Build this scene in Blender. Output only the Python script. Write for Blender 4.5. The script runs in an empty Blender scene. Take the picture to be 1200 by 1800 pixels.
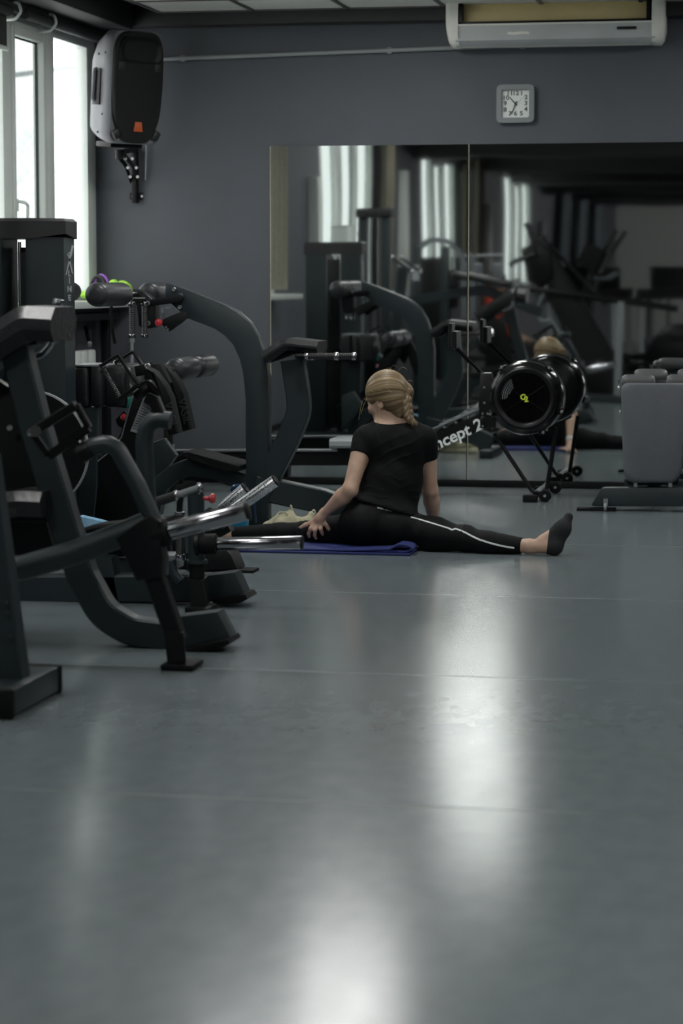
import bpy, bmesh, math, random
import numpy as np
from mathutils import Vector, Matrix
from mathutils.bvhtree import BVHTree
random.seed(7)
SC = bpy.context.scene
COL = SC.collection
PI = math.pi

# ---------------------------------------------------------------- camera
F = 4250.0                       # focal length in pixels of the 1200x1800 frame (85 mm lens)
YAW = math.radians(11.0)
PITCH = math.atan(410 / F)
EYE = Vector((0, 0, 1.3))
cam_data = bpy.data.cameras.new('camera')
cam_data.sensor_fit = 'VERTICAL'; cam_data.sensor_height = 36.0; cam_data.lens = F / 1800 * 36
cam_data.clip_end = 300
cam_data.dof.use_dof = True; cam_data.dof.focus_distance = 11.7; cam_data.dof.aperture_fstop = 3.2
cam = bpy.data.objects.new('camera', cam_data); COL.objects.link(cam)
cam.location = EYE; cam.rotation_euler = (PI / 2 - PITCH, 0, YAW)
SC.camera = cam

# ---------------------------------------------------------------- sky and exposure
world = bpy.data.worlds.new('overcast_sky'); SC.world = world; world.use_nodes = True
wn = world.node_tree.nodes; wn.clear()
wo = wn.new('ShaderNodeOutputWorld'); wb = wn.new('ShaderNodeBackground')
wb.inputs['Color'].default_value = (1.0, 1.0, 1.0, 1); wb.inputs['Strength'].default_value = 2.2
world.node_tree.links.new(wb.outputs[0], wo.inputs[0])
SC.view_settings.view_transform = 'Standard'; SC.view_settings.look = 'None'
SC.view_settings.gamma = 1.0; SC.view_settings.use_curve_mapping = False
SC.view_settings.exposure = 0.85
LAMP = 17.0                       # radiance of the ceiling light diffusers
SC.cycles.max_bounces = 9; SC.cycles.glossy_bounces = 6; SC.cycles.transparent_max_bounces = 12
SC.cycles.sample_clamp_indirect = 6

# ---------------------------------------------------------------- projection helpers (pixels of the photograph -> points of the room)
_fh = Vector((-math.sin(YAW), math.cos(YAW), 0)); _rt = Vector((math.cos(YAW), math.sin(YAW), 0))
_fw = _fh * math.cos(PITCH) + Vector((0, 0, -math.sin(PITCH)))
_up = _fh * math.sin(PITCH) + Vector((0, 0, math.cos(PITCH)))
def ray(x, y): return _fw + _rt * ((x - 600) / F) - _up * ((y - 900) / F)
def at(x, y, Y): d = ray(x, y); return EYE + d * (Y / d.y)
def fl(x, y, z=0.0): d = ray(x, y); return EYE + d * ((z - EYE.z) / d.z)
def atX(x, y, X): d = ray(x, y); return EYE + d * (X / d.x)
def atD(x, y, D): d = ray(x, y); return EYE + d * (D / d.dot(_fh))
def plane(Y): return lambda x, y, dy=0.0: at(x, y, Y + dy)

# ---------------------------------------------------------------- materials
def mat(name, color, rough=0.5, metal=0.0, noise=0.0, nscale=30.0, bump=0.0, bscale=60.0, rvar=0.0, spec=0.5, coat=0.0, emit=None, stretch=None):
    m = bpy.data.materials.new(name); m.use_nodes = True
    nt = m.node_tree; b = nt.nodes['Principled BSDF']
    b.inputs['Base Color'].default_value = (*color, 1); b.inputs['Roughness'].default_value = rough
    b.inputs['Metallic'].default_value = metal; b.inputs['Specular IOR Level'].default_value = spec
    b.inputs['Coat Weight'].default_value = coat
    tc = nt.nodes.new('ShaderNodeTexCoord')
    src = tc.outputs['Object']
    if stretch:
        mp = nt.nodes.new('ShaderNodeMapping'); mp.inputs['Scale'].default_value = stretch
        nt.links.new(src, mp.inputs['Vector']); src = mp.outputs[0]
    if noise or rvar:
        n = nt.nodes.new('ShaderNodeTexNoise'); n.inputs['Scale'].default_value = nscale; n.inputs['Detail'].default_value = 5
        nt.links.new(src, n.inputs['Vector'])
        if noise:
            r = nt.nodes.new('ShaderNodeMapRange'); r.inputs['From Min'].default_value = .3; r.inputs['From Max'].default_value = .7
            r.inputs['To Min'].default_value = 1 - noise; r.inputs['To Max'].default_value = 1 + noise
            nt.links.new(n.outputs['Fac'], r.inputs['Value'])
            mx = nt.nodes.new('ShaderNodeVectorMath'); mx.operation = 'SCALE'; mx.inputs[0].default_value = color
            nt.links.new(r.outputs[0], mx.inputs['Scale']); nt.links.new(mx.outputs[0], b.inputs['Base Color'])
        if rvar:
            r2 = nt.nodes.new('ShaderNodeMapRange'); r2.inputs['From Min'].default_value = .3; r2.inputs['From Max'].default_value = .7
            r2.inputs['To Min'].default_value = max(0.02, rough - rvar); r2.inputs['To Max'].default_value = rough + rvar
            nt.links.new(n.outputs['Fac'], r2.inputs['Value']); nt.links.new(r2.outputs[0], b.inputs['Roughness'])
    if bump:
        n2 = nt.nodes.new('ShaderNodeTexNoise'); n2.inputs['Scale'].default_value = bscale; n2.inputs['Detail'].default_value = 4
        nt.links.new(src, n2.inputs['Vector'])
        bp = nt.nodes.new('ShaderNodeBump'); bp.inputs['Strength'].default_value = bump; bp.inputs['Distance'].default_value = 0.01
        nt.links.new(n2.outputs['Fac'], bp.inputs['Height']); nt.links.new(bp.outputs[0], b.inputs['Normal'])
    if emit:
        b.inputs['Emission Color'].default_value = (*emit[0], 1); b.inputs['Emission Strength'].default_value = emit[1]
    return m
M = {}
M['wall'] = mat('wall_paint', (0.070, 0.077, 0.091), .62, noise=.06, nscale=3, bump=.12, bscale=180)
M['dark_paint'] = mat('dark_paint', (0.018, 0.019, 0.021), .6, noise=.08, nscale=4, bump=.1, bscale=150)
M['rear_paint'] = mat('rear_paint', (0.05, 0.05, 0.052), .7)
M['far_lightened'] = mat('far_wall_lightened', (0.55, 0.55, 0.53), .7)  # colour lightened so the far wall looks lit
M['vinyl'] = mat('floor_vinyl', (0.150, 0.178, 0.188), .19, noise=.06, nscale=16, rvar=.015, stretch=(1, .55, 1), spec=.45)
M['seam'] = mat('floor_seam', (0.20, 0.22, 0.22), .4, noise=.5, nscale=2)
M['tile'] = mat('ceiling_tile_mineral', (0.76, 0.75, 0.71), .9, noise=.08, nscale=60, bump=.3, bscale=220)
M['grid'] = mat('ceiling_grid_metal', (0.12, 0.12, 0.12), .5)
M['pvc'] = mat('white_pvc', (0.62, 0.66, 0.63), .35, noise=.03, nscale=5)
M['gasket'] = mat('gasket_rubber', (0.03, 0.035, 0.035), .6)
M['steel'] = mat('charcoal_powder_coat', (0.0145, 0.0235, 0.0275), .42, spec=.4, noise=.08, nscale=15, bump=.06, bscale=500)
M['black_steel'] = mat('black_powder_coat', (0.005, 0.0058, 0.0065), .45, spec=.22, noise=.1, nscale=20, bump=.05, bscale=500)
M['gray_steel'] = mat('gray_powder_coat', (0.16, 0.18, 0.19), .4)
M['vinyl_pad'] = mat('black_upholstery', (0.011, 0.012, 0.0135), .36, noise=.12, nscale=12, bump=.25, bscale=40)
M['gray_pad'] = mat('gray_upholstery', (0.098, 0.104, 0.118), .6, noise=.06, nscale=20, bump=.12, bscale=160)
M['foam'] = mat('foam_roller_vinyl', (0.022, 0.025, 0.028), .38, bump=.15, bscale=30)
M['gray_roller'] = mat('gray_roller_vinyl', (0.075, 0.078, 0.082), .42, bump=.1, bscale=40)
M['logo_black'] = mat('embossed_rubber', (.018, .018, .019), .5)
M['hair_strand'] = mat('hair_strand', (.42, .31, .15), .45)
M['nail'] = mat('dark_nail_varnish', (.015, .008, .03), .2)
M['drape_gray'] = mat('drape_gray', (.10, .12, .135), .9)
M['rubber'] = mat('black_rubber', (0.005, 0.0055, 0.006), .65, spec=.16, noise=.15, nscale=30, bump=.2, bscale=90)
M['grip'] = mat('ribbed_grip_rubber', (0.025, 0.025, 0.026), .45)
M['chrome'] = mat('chrome', (0.40, 0.40, 0.42), .16, 1.0, rvar=.08, nscale=25)
M['worn_chrome'] = mat('worn_chrome', (0.55, 0.55, 0.57), .28, 1.0, noise=.3, nscale=220, rvar=.15)
M['bolt'] = mat('bolt_zinc', (0.55, 0.55, 0.56), .3, 1.0)
M['red'] = mat('red_knob_anodised', (0.42, 0.02, 0.03), .3, coat=.4)
M['teal'] = mat('teal_plastic', (0.01, 0.17, 0.13), .4)
M['sticker'] = mat('sticker_paper', (0.42, 0.44, 0.46), .5)
M['print'] = mat('sticker_print', (0.10, 0.11, 0.12), .6)
M['logo_gray'] = mat('logo_gray', (0.26, 0.28, 0.27), .5)
M['white_print'] = mat('white_print', (0.72, 0.76, 0.76), .5)
M['yellow_print'] = mat('acid_yellow_print', (0.60, 0.72, 0.05), .5)
M['gloss_black'] = mat('gloss_black_plastic', (0.003, 0.003, 0.0035), .14, bump=.02, bscale=20)
M['satin_black'] = mat('satin_black_plastic', (0.0045, 0.0045, 0.005), .36, spec=.25)
M['tower_cap'] = mat('tower_cap_plastic', (0.012, 0.0125, 0.013), .5, noise=.1, nscale=8)
M['spk_side'] = mat('speaker_gray_plastic', (0.13, 0.13, 0.145), .55, noise=.08, nscale=10, bump=.15, bscale=250)
M['spk_front'] = mat('speaker_grille', (0.005, 0.005, 0.0055), .6, bump=.3, bscale=600, spec=.3)
M['orange'] = mat('orange_badge', (0.45, 0.085, 0.02), .5)
M['ac'] = mat('aircon_plastic', (0.80, 0.80, 0.74), .4, noise=.04, nscale=4)
M['ac_silver'] = mat('aircon_silver_panel', (0.48, 0.51, 0.51), .35, noise=.05, nscale=5)
M['ac_cream'] = mat('aircon_cream_louver', (0.80, 0.66, 0.33), .5, noise=.08, nscale=3)
M['clock_frame'] = mat('clock_gray', (0.17, 0.19, 0.20), .4)
M['clock_face'] = mat('clock_face_white', (0.70, 0.75, 0.72), .5)
M['ink'] = mat('black_ink', (0.01, 0.012, 0.012), .5)
M['ink_gray'] = mat('gray_ink', (0.06, 0.075, 0.07), .5)
M['mirror_edge'] = mat('mirror_edge', (0.50, 0.46, 0.36), .25)
M['mat_blue'] = mat('yoga_mat_blue', (0.012, 0.022, 0.135), .65, noise=.1, nscale=40, bump=.3, bscale=300)
M['mat_edge'] = mat('yoga_mat_dark_edge', (0.008, 0.012, 0.04), .7)
M['aluminium'] = mat('aluminium', (0.42, 0.43, 0.44), .35, 1.0)
M['light_gray'] = mat('light_gray_plastic', (0.26, 0.28, 0.29), .45)
M['glove_lime'] = mat('lime_fabric', (0.38, 0.72, 0.07), .8, noise=.3, nscale=40, bump=.3, bscale=60)
M['purple'] = mat('purple_strap', (0.26, 0.08, 0.45), .6)
M['black_cloth'] = mat('black_cloth', (0.012, 0.012, 0.016), .75, noise=.15, nscale=60, bump=.15, bscale=300)
M['shirt'] = mat('black_jersey', (0.0032, 0.0035, 0.0042), .75, noise=.15, nscale=90, bump=.12, bscale=500, spec=.18)
M['leggings'] = mat('black_leggings', (0.0032, 0.0035, 0.0042), .62, noise=.12, nscale=80, bump=.08, bscale=600, spec=.16)
M['sock'] = mat('sock_knit', (0.010, 0.011, 0.013), .85, noise=.2, nscale=150, bump=.4, bscale=500)
M['shoe'] = mat('shoe_beige', (0.50, 0.47, 0.32), .75, noise=.1, nscale=60, bump=.3, bscale=200)
M['shoe_sole'] = mat('shoe_sole_cream', (0.58, 0.55, 0.38), .6)
M['bottle_blue'] = mat('bottle_blue', (0.01, 0.13, 0.24), .25, coat=.3)
M['bottle_lid'] = mat('bottle_lid_navy', (0.008, 0.03, 0.08), .25, coat=.4)
M['lightblue'] = mat('light_blue_print', (0.22, 0.42, 0.60), .6, noise=.35, nscale=18)
M['curtain_beige'] = mat('curtain_beige', (0.26, 0.255, 0.20), .9, noise=.1, nscale=30)
M['curtain_olive'] = mat('curtain_olive', (0.12, 0.11, 0.08), .9, noise=.1, nscale=30)
M['bark'] = mat('bark_hazed', (0.85, 0.85, 0.85), .9)  # bark colour lightened so the trees fade as if in bright haze
M['pale_ground'] = mat('hazed_ground', (0.8, 0.8, 0.8), .9)  # ground colour lightened with the trees, for the same haze
M['led_red'] = mat('red_led', (0.3, 0.0, 0.0), .4, emit=((1, .05, .03), 1.6))
M['brown_hair'] = mat('brown_hair', (0.055, 0.03, 0.018), .5, noise=.3, nscale=60)
M['red_cloth'] = mat('red_cloth', (0.42, 0.035, 0.015), .8, bump=.2, bscale=60)
M['olive_plastic'] = mat('olive_gray_plastic', (0.11, 0.115, 0.10), .45)
M['band_green'] = mat('band_gray_green', (0.09, 0.13, 0.125), .5)
M['stack'] = mat('weight_plate_steel', (0.06, 0.065, 0.068), .4, .6)

def skin_material():
    m = mat('skin', (0.50, 0.33, 0.245), .5, noise=.10, nscale=25, bump=.06, bscale=250, spec=.4)
    b = m.node_tree.nodes['Principled BSDF']
    b.inputs['Subsurface Weight'].default_value = .12; b.inputs['Subsurface Radius'].default_value = (.02, .008, .005)
    b.inputs['Subsurface Scale'].default_value = .5
    return m
M['skin'] = skin_material()
def hair_material():
    m = bpy.data.materials.new('dark_blonde_hair'); m.use_nodes = True; nt = m.node_tree; b = nt.nodes['Principled BSDF']
    at_ = nt.nodes.new('ShaderNodeAttribute'); at_.attribute_name = 'streak'
    cr = nt.nodes.new('ShaderNodeValToRGB'); e = cr.color_ramp.elements
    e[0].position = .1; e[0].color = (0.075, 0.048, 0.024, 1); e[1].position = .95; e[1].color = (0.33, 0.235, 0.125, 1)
    nt.links.new(at_.outputs['Fac'], cr.inputs[0]); nt.links.new(cr.outputs[0], b.inputs['Base Color'])
    b.inputs['Roughness'].default_value = .42; b.inputs['Specular IOR Level'].default_value = .45
    return m
M['hair'] = hair_material()
def glass_material(name='window_glass', tint=(.92, .94, .93)):
    m = bpy.data.materials.new(name); m.use_nodes = True; nt = m.node_tree; nt.nodes.clear()
    o = nt.nodes.new('ShaderNodeOutputMaterial'); t = nt.nodes.new('ShaderNodeBsdfTransparent'); g = nt.nodes.new('ShaderNodeBsdfGlossy')
    t.inputs[0].default_value = (*tint, 1); g.inputs['Roughness'].default_value = .02
    mx = nt.nodes.new('ShaderNodeMixShader'); mx.inputs[0].default_value = .07
    nt.links.new(t.outputs[0], mx.inputs[1]); nt.links.new(g.outputs[0], mx.inputs[2]); nt.links.new(mx.outputs[0], o.inputs[0])
    return m
M['glass'] = glass_material()
M['dim_glass'] = glass_material('dimmed_window_glass', (.56, .585, .575))  # tint darkened to dim the sky seen through these panes
def mirror_material():
    m = bpy.data.materials.new('mirror_silver'); m.use_nodes = True; nt = m.node_tree; b = nt.nodes['Principled BSDF']
    b.inputs['Base Color'].default_value = (.72, .75, .74, 1); b.inputs['Metallic'].default_value = 1; b.inputs['Roughness'].default_value = .025
    tc = nt.nodes.new('ShaderNodeTexCoord'); n = nt.nodes.new('ShaderNodeTexNoise'); n.inputs['Scale'].default_value = 1.5; n.inputs['Detail'].default_value = 0
    bp = nt.nodes.new('ShaderNodeBump'); bp.inputs['Strength'].default_value = 1.0; bp.inputs['Distance'].default_value = .0008
    nt.links.new(tc.outputs['Object'], n.inputs['Vector']); nt.links.new(n.outputs['Fac'], bp.inputs['Height']); nt.links.new(bp.outputs[0], b.inputs['Normal'])
    return m
M['mirror'] = mirror_material()

# ---------------------------------------------------------------- mesh helpers
ORG = {}                         # world position of each thing's Empty, so part meshes can be written in room coordinates
def thing(name, label, cat, loc, group=None):
    o = bpy.data.objects.new(name, None); COL.objects.link(o); o.location = loc; o.empty_display_size = .1
    o['label'] = label; o['category'] = cat
    if group: o['group'] = group
    ORG[o.name] = Vector(loc); return o
def tag(o, label, cat, group=None):
    o['label'] = label; o['category'] = cat
    if group: o['group'] = group
    return o
def origin_of(o):
    while o is not None:
        if o.name in ORG: return ORG[o.name]
        o = o.parent
    return Vector((0, 0, 0))
def link_mesh(name, me, m, parent=None, label=None):
    if m is not None: me.materials.append(M[m] if isinstance(m, str) else m)
    o = bpy.data.objects.new(name, me); COL.objects.link(o)
    if parent is not None: o.parent = parent
    if label: o['label'] = label
    return o

def fillet(pts, r, n=6):
    pts = [Vector(p) for p in pts]
    if r <= 0 or len(pts) < 3: return pts
    out = [pts[0]]
    for i in range(1, len(pts) - 1):
        a, b, c = pts[i - 1], pts[i], pts[i + 1]
        u = (a - b); v = (c - b); lu, lv = u.length, v.length
        if lu < 1e-6 or lv < 1e-6: continue
        u /= lu; v /= lv
        ang = u.angle(v)
        if ang > PI - .03: out.append(b); continue
        t = min(r / math.tan(ang / 2), lu * .48, lv * .48); rr = t * math.tan(ang / 2)
        bis = (u + v).normalized(); cen = b + bis * (rr / math.sin(ang / 2))
        p0 = b + u * t; p1 = b + v * t
        d0 = p0 - cen; d1 = p1 - cen; tot = d0.angle(d1)
        for k in range(n + 1):
            s = k / n
            w = (d0 * math.sin((1 - s) * tot) + d1 * math.sin(s * tot)) / math.sin(tot)
            out.append(cen + w)
    out.append(pts[-1]); return out

class B:
    """collects shapes (room coordinates) into one mesh"""
    def __init__(s): s.bm = bmesh.new()
    def _faces(s, rings, closed_ring=True, caps=True, loop=False):
        vs = [[s.bm.verts.new(p) for p in r] for r in rings]
        n = len(rings[0]); m = len(vs)
        for i in range(m if loop else m - 1):
            a, b = vs[i], vs[(i + 1) % m]
            for j in range(n):
                k = (j + 1) % n
                try: s.bm.faces.new((a[j], a[k], b[k], b[j]))
                except ValueError: pass
        if caps and not loop:
            s.bm.faces.new(list(reversed(vs[0]))); s.bm.faces.new(vs[-1])
        return s
    def box(s, c, size, rot=None, bev=0.0, seg=2):
        r = bmesh.ops.create_cube(s.bm, size=1.0); vs = r['verts']
        for v in vs: v.co = Vector((v.co.x * size[0], v.co.y * size[1], v.co.z * size[2]))
        if bev > 0:
            es = list({e for v in vs for e in v.link_edges})
            g = bmesh.ops.bevel(s.bm, geom=es, offset=bev, segments=seg, affect='EDGES', profile=.5)
            vs = list({v for f in g['faces'] for v in f.verts} | {v for v in vs if v.is_valid})
        R = rot if isinstance(rot, Matrix) else (Matrix.Identity(3) if rot is None else (Matrix.Rotation(rot[2], 3, 'Z') @ Matrix.Rotation(rot[1], 3, 'Y') @ Matrix.Rotation(rot[0], 3, 'X')))
        c = Vector(c)
        for v in vs: v.co = R @ v.co + c
        return s
    def tube(s, path, r, seg=12, fil=0.0, loop=False, r1=None):
        p = fillet(path, fil) if fil else [Vector(q) for q in path]
        m = len(p); rings = []; nrm = None
        for i in range(m):
            if loop: t = (p[(i + 1) % m] - p[i - 1])
            else: t = (p[min(i + 1, m - 1)] - p[max(i - 1, 0)])
            t = t.normalized()
            if nrm is None:
                nrm = t.cross(Vector((0, 0, 1)));
                if nrm.length < .1: nrm = t.cross(Vector((0, 1, 0)))
                nrm.normalize()
            else:
                nrm = (nrm - t * nrm.dot(t))
                nrm.normalize()
            bn = t.cross(nrm); rr = r if r1 is None else r + (r1 - r) * i / (m - 1)
            rings.append([p[i] + (nrm * math.cos(2 * PI * k / seg) + bn * math.sin(2 * PI * k / seg)) * rr for k in range(seg)])
        return s._faces(rings, loop=loop)
    def sweep(s, path, w, t, fil=0.0, ch=0.006, side=Vector((0, 1, 0)), w1=None, n=8):
        """rectangular tube: w across the path in the machine's plane, t along side; chamfered corners"""
        p = fillet(path, fil, n) if fil else [Vector(q) for q in path]
        side = Vector(side).normalized(); m = len(p); rings = []
        for i in range(m):
            a = p[i] - p[max(i - 1, 0)]; b = p[min(i + 1, m - 1)] - p[i]
            if a.length < 1e-7: a = b
            if b.length < 1e-7: b = a
            a = a.normalized(); b = b.normalized()
            tn = (a + b).normalized(); nn = tn.cross(side).normalized()
            k = 1 / max(.6, tn.dot(a)); ww = w if w1 is None else w + (w1 - w) * i / (m - 1)
            hw, ht = ww / 2, t / 2; c = min(ch, hw * .9, ht * .9)
            prof = [(hw - c, ht), (hw, ht - c), (hw, -ht + c), (hw - c, -ht), (-hw + c, -ht), (-hw, -ht + c), (-hw, ht - c), (-hw + c, ht)]
            rings.append([p[i] + nn * (u * k) + side * v for u, v in prof])
        return s._faces(rings)
    def plate(s, pts, t, side=Vector((0, 1, 0)), bev=0.0):
        """flat plate: outline pts (any plane containing no 'side' component), thickness t along side, centred"""
        side = Vector(side).normalized(); pts = [Vector(q) for q in pts]
        a = [s.bm.verts.new(q - side * t / 2) for q in pts]; b = [s.bm.verts.new(q + side * t / 2) for q in pts]
        fs = [s.bm.faces.new(a), s.bm.faces.new(list(reversed(b)))]
        n = len(pts)
        for i in range(n):
            j = (i + 1) % n; fs.append(s.bm.faces.new((a[j], a[i], b[i], b[j])))
        if bev > 0:
            es = list({e for f in fs[:2] for e in f.edges})
            bmesh.ops.bevel(s.bm, geom=es, offset=bev, segments=2, affect='EDGES', profile=.5)
        return s
    def cyl(s, p0, p1, r0, r1=None, seg=20, bev=0.0):
        p0, p1 = Vector(p0), Vector(p1); L = (p1 - p0).length; r1 = r0 if r1 is None else r1
        if bev > 0: prof = [(r0 - bev, 0), (r0 - bev * .3, bev * .3), (r0, bev), (r1, L - bev), (r1 - bev * .3, L - bev * .3), (r1 - bev, L)]
        else: prof = [(r0, 0), (r1, L)]
        return s.lathe(prof, p0, p1 - p0, seg)
    def lathe(s, prof, o, axis, seg=24, caps=True):
        ax = Vector(axis).normalized(); o = Vector(o)
        u = ax.cross(Vector((0, 0, 1)))
        if u.length < .1: u = ax.cross(Vector((1, 0, 0)))
        u.normalize(); v = ax.cross(u)
        rings = [[o + ax * h + (u * math.cos(2 * PI * k / seg) + v * math.sin(2 * PI * k / seg)) * max(r, 1e-4) for k in range(seg)] for r, h in prof]
        return s._faces(rings, caps=caps)
    def ball(s, c, r, seg=16, scale=(1, 1, 1), R=None):
        g = bmesh.ops.create_uvsphere(s.bm, u_segments=seg, v_segments=max(6, seg // 2), radius=1.0); c = Vector(c)
        R = R or Matrix.Identity(3)
        for v in g['verts']: v.co = R @ Vector((v.co.x * r * scale[0], v.co.y * r * scale[1], v.co.z * r * scale[2])) + c
        return s
    def ribs(s, p0, p1, r, n=14, depth=.0018, seg=14):
        """ribbed or knurled grip"""
        p0, p1 = Vector(p0), Vector(p1); L = (p1 - p0).length; prof = [(r * .8, 0)]
        for i in range(n):
            h = L * i / n; prof += [(r, h + L / n * .15), (r, h + L / n * .6), (r - depth, h + L / n * .75)]
        prof.append((r * .8, L)); return s.lathe(prof, p0, p1 - p0, seg)
    def build(s, name, m, parent=None, label=None, smooth=True, ang=38):
        bmesh.ops.recalc_face_normals(s.bm, faces=s.bm.faces[:])
        off = origin_of(parent) if parent is not None else Vector((0, 0, 0))
        if off.length: bmesh.ops.translate(s.bm, verts=s.bm.verts[:], vec=-off)
        me = bpy.data.meshes.new(name); s.bm.to_mesh(me); s.bm.free()
        if smooth:
            me.polygons.foreach_set('use_smooth', [True] * len(me.polygons)); me.set_sharp_from_angle(angle=math.radians(ang))
        return link_mesh(name, me, m, parent, label)
    def build_thing(s, name, m, label, cat, group=None, **k):
        """single-mesh thing with its origin at its own base"""
        vs = [v.co for v in s.bm.verts]; lo = Vector((sum(v.x for v in vs) / len(vs), sum(v.y for v in vs) / len(vs), min(v.z for v in vs)))
        bmesh.ops.translate(s.bm, verts=s.bm.verts[:], vec=-lo)
        o = s.build(name, m, None, **k); o.location = lo; ORG[o.name] = lo; return tag(o, label, cat, group)

def struct(o, kind='structure'): o['kind'] = kind; return o
def bolt(parent, c, axis, r=.012, name='bolt', m='bolt'):
    ax = Vector(axis).normalized(); c = Vector(c)
    return B().lathe([(r, 0), (r, r * .5), (r * .8, r * .75), (r * .45, r * .75), (r * .4, r * .45)], c, ax, 10).build(name, m, parent)
def text_mesh(name, txt, size, o, xdir, ydir, m, parent=None, ext=.0008, bold=0.0, align='CENTER', shear=0.0, sx=1.0):
    cu = bpy.data.curves.new(name, 'FONT'); cu.body = txt; cu.size = size; cu.extrude = ext; cu.offset = bold
    cu.align_x = align; cu.align_y = 'CENTER'; cu.shear = shear; cu.resolution_u = 4
    t = bpy.data.objects.new(name, cu); COL.objects.link(t)
    dg = bpy.context.evaluated_depsgraph_get(); me = bpy.data.meshes.new_from_object(t.evaluated_get(dg))
    bpy.data.objects.remove(t); bpy.data.curves.remove(cu)
    X = Vector(xdir).normalized(); Yv = Vector(ydir); Yv = (Yv - X * Yv.dot(X)).normalized(); Z = X.cross(Yv)
    off = origin_of(parent) if parent is not None else Vector((0, 0, 0))
    for v in me.vertices: c = v.co.copy(); v.co = Vector(o) - off + X * (c.x * sx) + Yv * c.y + Z * c.z
    me.materials.clear(); return link_mesh(name, me, m, parent)
def dup(root, loc=None, rotz=None, label=None):
    r = root.copy(); COL.objects.link(r)
    if loc is not None: r.location = loc
    if rotz is not None: r.rotation_euler = (0, 0, rotz)
    if label: r['label'] = label
    for ch in list(root.children):
        c = ch.copy(); COL.objects.link(c); c.parent = r
        for g in ch.children:
            d = g.copy(); COL.objects.link(d); d.parent = c
    return r
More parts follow.
